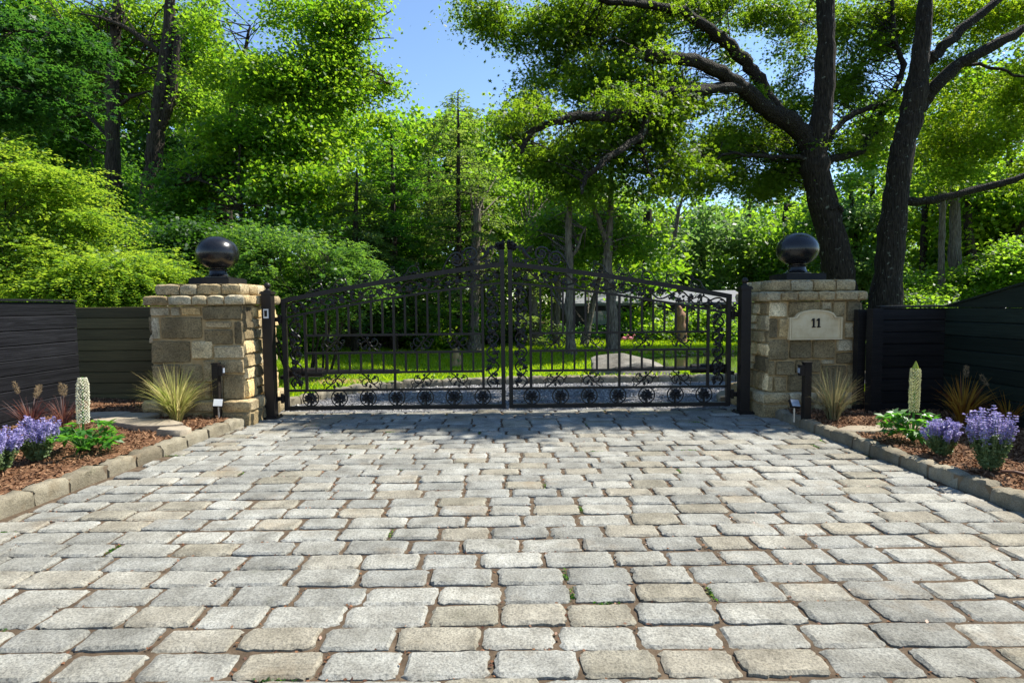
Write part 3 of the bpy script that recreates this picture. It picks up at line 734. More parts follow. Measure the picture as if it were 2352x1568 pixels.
# stone tones: 0 dark .25 grey-brown .5 grey-tan .68 light grey .82 ochre 1 pale ochre
FL = [(178, 640, 332, 714, .62), (336, 640, 412, 714, .66), (418, 640, 568, 712, .70), (575, 632, 880, 748, .15),
      (178, 718, 246, 898, .55), (250, 718, 572, 895, .12), (590, 755, 795, 812, .45), (576, 816, 800, 942, .2), (805, 755, 882, 942, .1),
      (178, 902, 476, 1084, .22), (480, 905, 645, 1052, .92), (650, 946, 880, 1052, .75), (178, 1088, 390, 1375, .35), (394, 1088, 560, 1240, .25), (564, 1056, 655, 1240, .5),
      (660, 1056, 880, 1170, .40), (394, 1244, 560, 1375, .5), (564, 1244, 622, 1375, .3), (625, 1174, 708, 1375, .70), (712, 1174, 880, 1375, .22)]
FR = [(262, 612, 410, 738, .95), (414, 612, 672, 738, .2), (676, 612, 768, 684, .60), (772, 612, 884, 740, .25), (676, 684, 768, 740, .3), (888, 612, 1010, 778, .08),
      (262, 742, 334, 902, .12), (338, 742, 474, 902, .84), (474, 742, 876, 906, .45), (880, 782, 948, 908, .66), (952, 782, 1010, 1012, .78), (262, 906, 426, 1078, .25),
      (430, 910, 612, 1068, .2), (616, 910, 810, 1068, .35), (814, 912, 950, 1014, .58), (814, 1018, 1010, 1114, .15), (262, 1082, 314, 1200, .3), (318, 1082, 474, 1200, .3),
      (478, 1072, 692, 1182, .22), (696, 1072, 810, 1116, .5), (696, 1118, 904, 1330, .2), (908, 1118, 1010, 1330, .55), (262, 1204, 300, 1330, .4), (304, 1204, 416, 1330, .28), (420, 1186, 692, 1330, .25)]
def conv(rects, xa, xb, ya, yb, W, z0, z1):
    sx = W / (xb - xa); sz = (z1 - z0) / (yb - ya)
    return [((x0 - xa) * sx, (x1 - xa) * sx, z0 + (yb - y1) * sz, z0 + (yb - y0) * sz, t) for x0, y0, x1, y1, t in rects]
ZC1, ZC2, ZT, ZP = 1.285, 1.395, 1.52, 0.265
PL = (-3.90, -2.90, 6.30, 7.15); PR = (2.83, 3.84, 6.42, 7.22)
pl = make_pillar('left stone pillar topped by a black ball, with no number plate', *PL, conv(FL, 178, 880, 632, 1375, 1.0, ZP, ZC1), -.05, ZC1, ZC2, ZT, ZP, 11, M_mortar, 'right')
pr = make_pillar('right stone pillar topped by a black ball, carrying the number 11 plaque', *PR, conv(FR, 262, 1010, 612, 1330, 1.01, ZP, ZC1 - .02), -.05, ZC1 - .02, ZC2 - .02, ZT - .02, ZP, 12, M_mortar, 'left')
def finial(root, dx, dy, z, s=1.0):
    mb = MB()
    h = .0
    a = .445 * s / 2
    mb.box((0, 0, .035), (2 * a, 2 * a, .07))
    mb.box((0, 0, .074), (2 * a - .03, 2 * a - .03, .012))
    f = mb.build('ball_finial', M_dull, root, loc=(dx, dy, z))
    prof = [(.150, .080), (.150, .090), (.125, .098), (.105, .115), (.096, .140), (.092, .158), (.104, .163), (.106, .172), (.098, .178), (.090, .184), (.092, .196)]
    cz = .196 + .163
    for k in range(1, 26):
        an = -PI / 2 + 0.42 + (PI - 0.42) * k / 25
        prof.append((max(.0005, .229 * math.cos(an)), cz + .196 * math.sin(an) * (1.0 if an > 0 else .96)))
    mb = MB(); mb.lathe([(r_ * s, zz) for r_, zz in prof], (0, 0, 0), 48)
    b = mb.build('ball', M_ball, f); smooth_by_angle(b, 50); return f
finial(pl, .04, 0.0, ZT + .002); finial(pr, -.02, -0.02, ZT - .018)
# plaque with the house number
def plaque(root, cx, yf, z0):
    W, hr, ha, sh = .575, .245, .078, .065
    def outline(k):
        w2 = W / 2 - k; pts = [(-w2, k), (w2, k), (w2, hr - k * .6), (w2 - sh, hr - k * .6)]
        for i in range(1, 14):
            t = i / 14; x = (w2 - sh) * (1 - 2 * t); pts.append((x, hr - k * .8 + .004 + ha * math.sqrt(max(0, 1 - (2 * t - 1) ** 2)) ** 1.0 * (1 if True else 0)))
        pts += [(-w2 + sh, hr - k * .6), (-w2, hr - k * .6)]
        return pts
    mb = MB()
    mb.prism(outline(0), 0, .05)
    p = mb.build('number_plaque', M_plaque, root, loc=(cx, yf, z0))
    # raised moulding: nested rims
    for k0, k1, d in ((.0, .016, .014), (.024, .034, .008)):
        o, i_ = outline(k0), outline(k1); n = len(o); mb = MB()
        vs = [(x, -d, z) for x, z in o] + [(x, -d, z) for x, z in i_] + [(x, .004, z) for x, z in o] + [(x, .004, z) for x, z in i_]
        fs = []
        for q in range(n):
            r_ = (q + 1) % n
            fs += [(q, r_, n + r_, n + q), (2 * n + r_, 2 * n + q, q, r_), (n + q, n + r_, 3 * n + r_, 3 * n + q)]
        mb.add(vs, fs); mb.build('moulding', M_plaque, p)
    for dx in (-.028, .028):
        mb = MB(); h = .098
        mb.box((0, -.004, h / 2), (.017, .010, h)); mb.box((0, -.0045, .005), (.036, .011, .010))
        mb.add([(-.0085, -.0095, h), (-.0085, -.0095, h - .018), (-.024, -.0095, h - .028), (-.024, -.0095, h - .020),
                (-.0085, .001, h), (-.0085, .001, h - .018), (-.024, .001, h - .028), (-.024, .001, h - .020)], [(0, 1, 2, 3), (0, 4, 5, 1), (1, 5, 6, 2), (2, 6, 7, 3), (3, 7, 4, 0)])
        mb.build('numeral', M_iron, p, loc=(dx + .004, -.001, .135))
    return p
plaque(pr, P(1868, 760, PR[2]).x - pr.location.x, PR[2] - pr.location.y - .047, .845)

# ------------------------------------------------------------------ gate
GY = 6.75; HL, HR = -2.655, 2.535; LW = 2.575
def z_top(s): q = s / LW; return 1.355 + 0.40 * q + 0.11 * q * (1 - q)
def z_in(s): q = s / LW; return 1.145 + 0.385 * q + 0.13 * q * (1 - q)
def spiral(cx, cz, r0, r1, a0, turns, n=14):
    return [(cx + (r0 + (r1 - r0) * i / n) * math.cos(a0 + turns * 2 * PI * i / n), cz + (r0 + (r1 - r0) * i / n) * math.sin(a0 + turns * 2 * PI * i / n)) for i in range(n + 1)]
def blob_flower(mb, f, x, z, r, rg, d=.012):
    """a small cast rose: lumpy overlapping petals"""
    for k in range(6):
        a = 2 * PI * k / 6 + rg.uniform(-.3, .3); q = r * .55
        pts = [(math.cos(a + b) * r * .55 * c_, math.sin(a + b) * r * .55 * c_) for b, c_ in ((0, 0), (.9, .8), (0, 1.25), (-.9, .8))]
        vs = [f(x + math.cos(a) * q * .6 + px_, z + math.sin(a) * q * .6 + pz_, -d * (.5 if i == 2 else 1.2)) for i, (px_, pz_) in enumerate(pts)]
        vs += [f(x + math.cos(a) * q * .6 + px_, z + math.sin(a) * q * .6 + pz_, d * .6) for px_, pz_ in pts]
        mb.add(vs, [(0, 1, 2, 3), (4, 7, 6, 5), (0, 4, 5, 1), (1, 5, 6, 2), (2, 6, 7, 3), (3, 7, 4, 0)])
    n = 8; ring = [f(x + math.cos(2 * PI * k / n) * r * .45, z + math.sin(2 * PI * k / n) * r * .45, -d * 1.3) for k in range(n)] + [f(x, z, -d * 2.0)]
    mb.add(ring, [(k, (k + 1) % n, n) for k in range(n)])
def cast_leaf(mb, f, x, z, l, a, rg):
    w = l * .36; c, s_ = math.cos(a), math.sin(a)
    pts = [(0, 0), (l * .35, w), (l, 0), (l * .35, -w)]
    vs = [f(x + p[0] * c - p[1] * s_, z + p[0] * s_ + p[1] * c, dd) for dd in (-.006, .004) for p in pts]
    vs.append(f(x + l * .4 * c, z + l * .4 * s_, -.010))
    mb.add(vs, [(0, 1, 8), (1, 2, 8), (2, 3, 8), (3, 0, 8), (4, 7, 6, 5), (0, 4, 5, 1), (1, 5, 6, 2), (2, 6, 7, 3), (3, 7, 4, 0)])
def make_leaf(label, hinge_x, m, seed):
    rg = random.Random(seed)
    root = thing('gate_leaf', (hinge_x, GY, 0), label, 'gate', 'wrought iron drive gate leaves')
    f = lambda s, z, d=0.0: Vector((m * s, d, z))
    def bars(name, segs, w, d, mat=M_iron):
        mb = MB()
        for a, b in segs: mb.beam(f(*a), f(*b), w, d)
        return mb.build(name, mat, root)
    # outer frame
    mb = MB(); fw = .048
    mb.beam(f(fw / 2, .06), f(fw / 2, z_top(0) - .004), fw, .05); mb.beam(f(LW - fw / 2, .06), f(LW - fw / 2, z_top(LW) - .004), fw, .05)
    mb.beam(f(fw, .083), f(LW - fw, .083), .046, .048)
    N = 24; o_ = []; 
    for i in range(N + 1):
        s = LW * i / N; z = z_top(s); o_ += [f(s, z, -.029), f(s, z - .052, -.029), f(s, z - .052, .029), f(s, z, .029)]
    fs = [(i * 4 + k, i * 4 + (k + 1) % 4, i * 4 + 4 + (k + 1) % 4, i * 4 + 4 + k) for i in range(N) for k in range(4)] + [(0, 1, 2, 3), (N * 4, N * 4 + 3, N * 4 + 2, N * 4 + 1)]
    mb.add(o_, fs); mb.build('outer_frame', M_iron, root)
    mb = MB(); o_ = []; a0, b0 = fw, LW - fw
    for i in range(N + 1):
        s = a0 + (b0 - a0) * i / N; z = z_in(s); o_ += [f(s, z, -.016), f(s, z - .026, -.016), f(s, z - .026, .016), f(s, z, .016)]
    mb.add(o_, fs); mb.build('arched_rail', M_iron, root)
    s1, s2, sm = .262, 2.318, 1.29
    zr = [.29, .495, .725, .93]
    bars('rail', [((fw, zr[0]), (LW - fw, zr[0]))], .026, .032)
    for z in zr[1:]: bars('rail', [((s1, z), (s2, z))], .025, .032)
    for s in (s1, s2): bars('stile', [((s, zr[0] + .013), (s, z_in(s) - .026))], .030, .030)
    bars('stile', [((sm, zr[0] + .013), (sm, z_in(sm) - .026))], .026, .028)
    for q in range(-7, 8):
        if q == 0: continue
        s = sm + q * .1305
        bars('baluster', [((s, zr[3] + .0125), (s, z_in(s) - .024))], .022, .022)
        bars('baluster', [((s, zr[1] + .0125), (s, zr[2] - .0125))], .022, .022)
    # scroll castings
    for z0 in (zr[0] + .013, zr[2] + .0125):
        hgt = .178
        for k, s0 in enumerate((.435, .865, 1.465, 1.90)):
            mb = MB(); fl = 1 if k % 2 == 0 else -1
            g = lambda x, z, d=0: f(s0 + (x if fl > 0 else .28 - x), z0 + z * (hgt / .18), d)
            T_ = lambda pts, r_: mb.tube([g(x, z) for x, z in pts], r_, 5)
            T_([(.235, .176), (.20, .150), (.165, .110)] + spiral(.095, .118, .072, .030, -.1, -.80) , [.008] * 3 + lerp_r((.0085, .006), 15))
            T_([(.045, .004), (.085, .030), (.125, .072)] + spiral(.195, .062, .072, .028, 2.9, -.80), [.008] * 3 + lerp_r((.0085, .006), 15))
            T_(spiral(.030, .065, .026, .010, 1.2, .8, 9), .006); T_(spiral(.258, .125, .024, .010, 4.4, .8, 9), .006)
            T_([(.025, .045), (.03, .02), (.02, .004)], .006); T_([(.262, .105), (.25, .09), (.262, .075)], .006)
            cast_leaf(mb, g, .10, .125, .035, -.6, rg); cast_leaf(mb, g, .19, .06, .035, 2.2, rg)
            cast_leaf(mb, g, .145, .004, .055, PI / 2, rg); cast_leaf(mb, g, .165, .176, .05, -PI / 2, rg)
            blob_flower(mb, g, .195, .052, .020, rg); blob_flower(mb, g, .092, .13, .018, rg)
            o = mb.build('scroll_panel', M_ornament, root)
    # rose medallions
    for k in range(7):
        s = .302 + k * .3345; mb = MB(); c_ = (s, .197); r_ = .093
        mb.tube([f(c_[0] + r_ * math.cos(2 * PI * i / 28), c_[1] + r_ * math.sin(2 * PI * i / 28)) for i in range(29)], .0075, 6)
        blob_flower(mb, f, s, c_[1] + .032, .046, rg, .016); blob_flower(mb, f, s - .018, c_[1] + .002, .030, rg, .014); blob_flower(mb, f, s + .020, c_[1] + .004, .028, rg, .014)
        mb.tube([f(s, c_[1]), f(s + .004, c_[1] - .05), f(s, c_[1] - .093)], [.016, .014, .018], 6)
        for a in (.1, .55, 1.05, 2.0, 2.55, 3.1, 3.6, 4.1, 5.2, 5.75, 6.1):
            aa = a + rg.uniform(-.08, .08); cast_leaf(mb, f, s + .028 * math.cos(aa), c_[1] + .028 * math.sin(aa) * .9, rg.uniform(.046, .064), aa + rg.uniform(-.2, .2), rg)
        mb.build('rose_medallion', M_ornament, root)
    # rose vines in the side strips and under the arch
    def vine(name, path, amp, nwave, half):
        mb = MB(); n = 14 * nwave; L_ = len(path); pts = []
        def on(t):
            q = t * (L_ - 1); i = min(int(q), L_ - 2); a, b = path[i], path[i + 1]; w_ = q - i
            x, z = a[0] + (b[0] - a[0]) * w_, a[1] + (b[1] - a[1]) * w_
            tx, tz = b[0] - a[0], b[1] - a[1]; ln = math.hypot(tx, tz); return x, z, tx / ln, tz / ln
        for i in range(n + 1):
            t = i / n; x, z, tx, tz = on(t); w_ = amp * math.sin(t * nwave * PI + .3)
            pts.append((x - tz * w_, z + tx * w_))
        mb.tube([f(x, z) for x, z in pts], .0100, 5)
        p2 = []
        for i in range(n + 1):
            t = i / n; x, z, tx, tz = on(t); w_ = -amp * .8 * math.sin(t * nwave * PI * 1.0 + .9); p2.append((x - tz * w_, z + tx * w_))
        mb.tube([f(x, z, .004) for x, z in p2], .0075, 4)
        for i in range(nwave * 3):
            t = (i + .5) / (nwave * 3); x, z, tx, tz = on(t); w_ = -amp * .8 * math.sin(t * nwave * PI + .9)
            cast_leaf(mb, f, x - tz * w_, z + tx * w_, rg.uniform(.035, .05), rg.uniform(0, 6.28), rg)
            if i % 3 == 1: mb.tube([f(x - tz * w_ + q[0], z + tx * w_ + q[1]) for q in spiral(0, 0, .028, .008, rg.uniform(0, 6), .9, 8)], .005, 4)
        for i in range(nwave):
            for e in (.28, .75):
                t = (i + e) / nwave; x, z, tx, tz = on(min(t, .995)); sg = -1 if math.sin(t * nwave * PI + .3) > 0 else 1
                o0 = amp * math.sin(t * nwave * PI + .3); base = (x - tz * o0, z + tx * o0)
                side = sg * half * (.55 if e < .5 else .35)
                tip = (x - tz * side + tx * .02, z + tx * side + tz * .02)
                md = ((base[0] + tip[0]) / 2 + tx * .03, (base[1] + tip[1]) / 2 + tz * .03)
                mb.tube([f(*base), f(*md), f(*tip)], .005, 4)
                blob_flower(mb, f, tip[0], tip[1], rg.uniform(.027, .036), rg)
                for kk in range(4):
                    aa = rg.uniform(0, 6.28); q = rg.uniform(.25, .9)
                    bx, bz = base[0] + (tip[0] - base[0]) * q + rg.uniform(-.012, .012), base[1] + (tip[1] - base[1]) * q + rg.uniform(-.012, .012)
                    cast_leaf(mb, f, bx, bz, rg.uniform(.040, .055), aa, rg)
        return mb.build(name, M_ornament, root)
    sa, sb = (fw + s1 - .015) / 2, (s2 + .015 + LW - fw) / 2
    vine('vine_panel', [(sa, zr[0] + .02), (sa, z_in(sa) - .035)], .062, 5, .085)
    vine('vine_panel', [(sb, zr[0] + .02), (sb, z_in(sb) - .035)], .068, 7, .09)
    vine('vine_panel', [(s, (z_top(s) - .052 + z_in(s)) / 2) for s in np.linspace(fw + .01, LW - fw - .01, 20)], .062, 11, .075)
    # cresting on the arch
    for s0 in (.43, .71, .99, 1.27, 1.55):
        mb = MB(); z0 = z_top(s0) - .002; sl = (z_top(s0 + .1) - z_top(s0)) / .1
        g = lambda x, z, d=0: f(s0 + x, z0 + z + sl * x, d)
        mb.tube([g(x, z) for x, z in [(-.14, .006), (-.11, .02), (-.09, .05)] + spiral(-.02, .035, .072, .060, 2.6, -.42, 8)], [.007] * 12, 5)
        mb.tube([g(x, z) for x, z in [(.050, .020), (.035, .075)] + spiral(.025, .112, .022, .008, PI, -.9, 9)], .006, 5)
        mb.tube([g(x, z) for x, z in spiral(-.085, .028, .022, .008, 0, .9, 8)], .006, 5); mb.tube([g(x, z) for x, z in spiral(.035, .026, .022, .008, PI, -.9, 8)], .006, 5)
        for a in (.6, 1.6, 2.6): cast_leaf(mb, g, -.02 + .01 * math.cos(a), .012, .04, a, rg)
        blob_flower(mb, g, -.02, .024, .018, rg)
        mb.build('crest_scroll', M_ornament, root)
    def big(s0, r_, zc, flip):
        mb = MB(); z0 = z_top(s0); g = lambda x, z, d=0: f(s0 + x * flip, z0 + z, d)
        mb.tube([g(x, z) for x, z in [(-r_ * 2.3, -.045), (-r_ * 1.9, .03), (-r_ * 1.35, .105)] + spiral(0, zc, r_ * 1.15, r_ * .62, 2.35, -1.15, 22)], lerp_r((.009, .013, .008), 26), 6)
        for a in range(5): cast_leaf(mb, g, .008 * math.cos(a * 1.26), zc + .008 * math.sin(a * 1.26), .048, a * 1.26, rg)
        blob_flower(mb, g, 0, zc, .024, rg); blob_flower(mb, g, -r_ * 1.45, .09, .018, rg)
        return mb.build('crest_scroll', M_ornament, root)
    big(2.03, .075, .092, 1)
    mb = MB(); s0 = 2.19; z0 = z_top(s0); g = lambda x, z, d=0: f(s0 + x, z0 + z, d)
    mb.tube([g(x, z) for x, z in [(-.10, .085), (-.095, .15), (-.06, .195)] + spiral(0, .135, .075, .038, 1.9, -1.1, 20)], lerp_r((.010, .013, .008), 23), 6)
    for a in range(5): cast_leaf(mb, g, 0, .135, .042, a * 1.26, rg)
    for a in range(8): cast_leaf(mb, g, .01, .035, .045, a * .785, rg)
    blob_flower(mb, g, -.095, .16, .02, rg); blob_flower(mb, g, .01, .035, .026, rg); mb.build('crest_scroll', M_ornament, root)
    # bird with raised wings facing the centre
    mb = MB(); s0 = 2.37; z0 = z_top(s0); g = lambda x, z, d=0: f(s0 + x, z0 + z, d)
    mb.tube([g(-.085, .045), g(-.045, .07), g(-.005, .10), g(.018, .135), g(.022, .155), g(.026, .172), g(.040, .178), g(.062, .172)], [.006, .014, .026, .026, .017, .014, .015, .003], 8)
    for k, (a, l_) in enumerate(((2.55, .115), (2.72, .115), (2.90, .10), (3.08, .085))):
        mb.tube([g(.005, .125), g(.005 + math.cos(a) * l_ * .45, .125 + math.sin(a) * l_ * .6 + .018), g(.005 + math.cos(a) * l_, .125 + math.sin(a) * l_ + .012 - .006 * k)], [.012, .010, .005], 5)
    mb.tube([g(0, .085), g(0, .05)], .004, 4); mb.tube([g(-.05, .04), g(0, .03), g(.05, .045)], [.006, .016, .008], 6); mb.tube([g(0, .03), g(0, -.004)], [.016, .02], 6)
    mb.tube([g(x, z) for x, z in [(-.16, .03), (-.12, .055), (-.08, .04)] + [(-.05, .03)]], .007, 5)
    mb.tube([g(x, z) for x, z in [(.03, .02), (.05, .012)] + spiral(.095, .045, .04, .010, 3.9, 1.5, 18)], .0075, 5)
    mb.build('bird_ornament', M_ornament, root)
    # half tree on a pedestal where the leaves meet
    mb = MB(); s0 = LW; z0 = z_top(LW); g = lambda x, z, d=0: f(s0 + x, z0 + z, d)
    mb.prism([(m * (s0 - .062), z0 - .01), (m * s0, z0 - .01), (m * s0, z0 + .115), (m * (s0 - .05), z0 + .115)], -.018, .018)
    mb.prism([(m * (s0 - .06), z0 + .118), (m * s0, z0 + .118), (m * s0, z0 + .135), (m * (s0 - .06), z0 + .135)], -.022, .022)
    mb.prism([(m * (s0 - .055), z0 + .135), (m * s0, z0 + .135), (m * s0, z0 + .235), (m * (s0 - .08), z0 + .22), (m * (s0 - .115), z0 + .185), (m * (s0 - .125), z0 + .16)], -.012, .012)
    for k in range(26):
        a = rg.uniform(0, PI / 2 + .3); rr = rg.uniform(.02, .105) ; blob_flower(mb, g, -max(.012, rr * math.cos(a) * 1.25), .135 + rr * math.sin(a), rg.uniform(.016, .026), rg, .018)
    for k in range(10): cast_leaf(mb, g, -.12 - rg.uniform(0, .02), .14 + k * .005, .035, rg.uniform(2.6, 4.4), rg)
    mb.build('tree_ornament', M_ornament, root)
    # hinges
    for z in (1.12, .20):
        mb = MB(); mb.tube([f(-.028, z - .055, -.005), f(-.028, z + .055, -.005)], .018, 10); mb.box(f(-.058, z, -.03), (.062, .03, .05)); mb.box(f(-.006, z, -.005), (.03, .04, .08))
        h_ = mb.build('hinge', M_iron, root)
    return root
make_leaf('left leaf of the black iron drive gate, hinged beside the plain pillar', HL, 1, 21)
make_leaf('right leaf of the black iron drive gate, hinged beside the number 11 pillar', HR, -1, 22)

def gate_post(x, y, label, bell):
    root = thing('gate_post', (x, y, 0), label, 'gate post', 'black steel gate posts')
    mb = MB(); mb.box((0, 0, .70), (.108, .108, 1.42)); mb.build('shaft', M_iron, root)
    mb = MB(); mb.box((0, 0, .008), (.19, .19, .016))
    for sx in (-1, 1):
        for sy in (-1, 1): mb.lathe([(.012, .016), (.012, .03), (.004, .033)], (sx * .075, sy * .075, 0), 8)
    mb.build('base_plate', M_iron, root)
    mb = MB(); mb.box((0, 0, 1.418), (.135, .135, .02)); mb.box((0, 0, 1.434), (.115, .115, .014)); c = mb.build('post_cap', M_iron, root)
    prof = [(.045, 1.44), (.045, 1.452), (.026, 1.457), (.020, 1.475)] + [(max(.0005, .036 * math.cos(a)), 1.505 + .036 * math.sin(a)) for a in np.linspace(-.95, PI / 2, 12)]
    mb = MB(); mb.lathe(prof, (0, 0, 0), 20); b = mb.build('ball', M_iron, c); smooth_by_angle(b, 50)
    if bell:
        mb = MB(); mb.box((-.002, -.058, 1.19), (.056, .010, .104))
        k = mb.build('call_button', M_white, root); mb = MB(); mb.box((-.002, -.064, 1.192), (.030, .006, .068))
        mb.build('button_face', M_iron, k)
    return root
gate_post(-2.76, 6.62, 'left black gate post with a white framed call button', True)
gate_post(2.64, 6.62, 'right black gate post beside the number 11 pillar', False)
def opener(x, m, label):
    root = thing('gate_opener', (x, GY + .14, .46), label, 'gate opener', 'gate opener arms behind the gate')
    mb = MB(); mb.tube([(m * -.03, 0, -.03), (m * .0, 0, .0), (m * .03, 0, .022), (m * .09, 0, .025), (m * .42, 0, .025)], [.03, .052, .056, .055, .055], 14); o = mb.build('motor_housing', M_iron, root); smooth_by_angle(o, 40)
    mb = MB(); mb.tube([(m * .42, 0, .028), (m * 1.32, 0, .028)], .027, 10); o = mb.build('piston_rod', M_iron, root); smooth_by_angle(o, 40)
    mb = MB(); mb.box((m * -.03, -.05, -.02), (.05, .12, .04)); mb.build('bracket', M_iron, root)
    mb = MB(); mb.box((m * 1.31, -.06, .028), (.03, .12, .03)); mb.build('bracket', M_iron, root)
opener(-2.66, 1, 'black tubular opener arm behind the left gate leaf')
opener(2.54, -1, 'black tubular opener arm behind the right gate leaf')

# ------------------------------------------------------------------ fences
def boards(mb, a, b, z0, ztop_a, ztop_b, n, th, rg, face):
    """horizontal boards from a to b (plan points); face = outward side"""
    a, b = Vector((a[0], a[1], 0)), Vector((b[0], b[1], 0)); fv = Vector((face[0], face[1], 0))
    zt = min(ztop_a, ztop_b); hh = (zt - z0) / n
    for k in range(n):
        za, zb = z0 + k * hh + .004, z0 + (k + 1) * hh - .005; t = rg.random(); d = rg.uniform(-.002, .002)
        prof = [(0, za), (th + d, za), (th + d, zb - .008), (th * .55 + d, zb), (0, zb)]
        vs = [p + fv * q[0] + Vector((0, 0, q[1])) for p in (a, b) for q in prof]; m_ = 5
        fs = [(i, (i + 1) % m_, (i + 1) % m_ + m_, i + m_) for i in range(m_)] + [tuple(range(m_)), tuple(range(m_, 2 * m_))[::-1]]
        mb.add(vs, fs, 0, t)
    c = (a + b) / 2 - fv * .012
    vs = [p - fv * q + Vector((0, 0, z)) for p in (a, b) for q, z in ((.004, z0 - .02), (.02, z0 - .02), (.02, zt - .01), (.004, zt - .01))]
    mb.add(vs, [(i, (i + 1) % 4, (i + 1) % 4 + 4, i + 4) for i in range(4)] + [(0, 1, 2, 3), (7, 6, 5, 4)], 0, .1)
rg = random.Random(31)
def fence(name, label, a, b, z0, za, zb, n, mat, face, slope=False, cap=True, posts=()):
    root = thing(name, (a[0], a[1], 0), label, 'fence', 'black board fence panels')
    q = lambda p: (p[0] - a[0], p[1] - a[1])
    mb = MB(); boards(mb, q(a), q(b), z0, za, zb, n, .022, rg, face)
    A, B_ = Vector((*q(a), 0)), Vector((*q(b), 0)); fv = Vector((face[0], face[1], 0)); zt = min(za, zb)
    if slope:      # raked top board, rising to one end
        prof = []; N = 8
        vs = []
        for i in range(N + 1):
            t = i / N; p = A.lerp(B_, t); zz = za + (zb - za) * t
            vs += [p + Vector((0, 0, zt + .001)), p + fv * .022 + Vector((0, 0, zt + .001)), p + fv * .022 + Vector((0, 0, max(zz, zt + .004))), p + Vector((0, 0, max(zz, zt + .004)))]
        fs = [(i * 4 + k, i * 4 + (k + 1) % 4, i * 4 + 4 + (k + 1) % 4, i * 4 + 4 + k) for i in range(N) for k in range(4)] + [(0, 1, 2, 3), (4 * N + 3, 4 * N + 2, 4 * N + 1, 4 * N)]
        mb.add(vs, fs, 0, .6)
    mb.build('board_panel', mat, root)
    if cap:
        mb = MB(); N = 10; vs = []
        for i in range(N + 1):
            t = i / N; p = A.lerp(B_, t); zz = (za + (zb - za) * t) if slope else zt
            vs += [p - fv * .035 + Vector((0, 0, zz + .004)), p + fv * .040 + Vector((0, 0, zz + .002)), p + fv * .040 + Vector((0, 0, zz + .022)), p - fv * .035 + Vector((0, 0, zz + .026))]
        fs = [(i * 4 + k, i * 4 + (k + 1) % 4, i * 4 + 4 + (k + 1) % 4, i * 4 + 4 + k) for i in range(N) for k in range(4)] + [(0, 1, 2, 3), (4 * N + 3, 4 * N + 2, 4 * N + 1, 4 * N)]
        mb.add(vs, fs, 0, .7); mb.build('cap_board', mat, root)
    for (p, w_, h_) in posts:
        c = q(p); mb = MB(); mb.box((c[0], c[1], h_ / 2 - .02), (w_, w_, h_)); mb.build('fence_post', mat, root)
    return root
fence('board_fence', 'blue black horizontal board fence at the far left, running towards the viewer', (-4.96, 6.62), (-4.93, 1.6), .03, 1.345, 1.345, 9, M_board_side, (1, 0), posts=(((-5.03, 6.55), .09, 1.33), ((-5.02, 3.9), .09, 1.33)))
fence('board_fence', 'olive black board fence panel between the left fence and the plain stone pillar', (-5.9, 7.36), (-3.99, 7.36), .06, 1.29, 1.29, 9, M_board_olive, (0, -1), cap=False, posts=(((-5.2, 7.44), .09, 1.28),))
fr = fence('board_fence', 'flat topped black board fence panel right of the number 11 pillar', (3.865, 6.16), (5.2, 6.16), .06, 1.185, 1.185, 9, M_board_dark, (0, -1), cap=True, posts=(((3.80, 6.10), .11, 1.20), ((3.745, 6.27), .085, 1.19)))
fence('board_fence', 'green black board fence at the far right with a top edge rising towards the viewer', (4.58, 6.13), (4.62, 1.4), .05, 1.185, 2.25, 8, M_board_green, (-1, 0), slope=True)

# ------------------------------------------------------------------ sensor posts and lights
def sensor_post(u, v, z, h, side, label):
    c = G(u, v, z); root = thing('sensor_post', (c.x, c.y, z), label, 'post', 'black photocell posts before the pillars')
    mb = MB(); mb.box((0, 0, h / 2 - .02), (.066, .066, h)); mb.build('shaft', M_iron, root)
    mb = MB(); mb.box((0, 0, h - .01), (.074, .074, .016)); mb.build('post_cap', M_iron, root)
    mb = MB(); mb.box((side * .055, 0, h - .085), (.044, .055, .11)); s_ = mb.build('photocell', M_iron, root)
    mb = MB(); mb.box((side * .0805, 0, h - .085), (.006, .035, .05)); mb.build('lens', M_glass, s_)
    return root
sensor_post(1851, 962, .09, .575, -1, 'thin black photocell post before the number 11 pillar')
c = P(490, 936, 6.10); sp = sensor_post(490, 965, .10, .58, 1, 'thin black photocell post behind the straw coloured grass')
sp.location = (c.x, 6.19, .10)
def spot(loc, ang, label, mat):
    root = thing('landscape_light', loc, label, 'garden light', 'small garden spot lights')
    mb = MB(); mb.tube([(0, 0, -.03), (0, 0, .12)], .011, 8); mb.build('stake', M_bluegrey, root)
    mb = MB(); rt = Matrix.Rotation(ang, 3, 'X') @ Matrix.Rotation(R(12), 3, 'Z')
    mb.box((0, 0, .155), (.10, .03, .085), rt); hd = mb.build('lamp_head', M_iron, root)
    mb = MB(); mb.box(Vector((0, 0, .155)) + rt @ Vector((0, -.0165, 0)), (.088, .004, .074), rt); mb.build('lens', mat, hd)
    return root
c = G(1824, 962, .09); spot((c.x, c.y, .09), R(-38), 'small spot light with a glassy square face by the right kerb', M_glass)
c = P(502, 940, 6.14); spot((c.x, c.y, .10), R(-20), 'small pale spot light tucked behind the straw coloured grass', M_white)

# ------------------------------------------------------------------ trees
def tree(name, label, catg, group=None, base=(0, 0, 0)):
    return thing(name, base, label, catg, group)
def local(pts, root): return [Vector(p) - root.location for p in pts]
def branch_from(u0v0, Y): return [P(u, v, yy) for (u, v), yy in zip(u0v0, Y)]

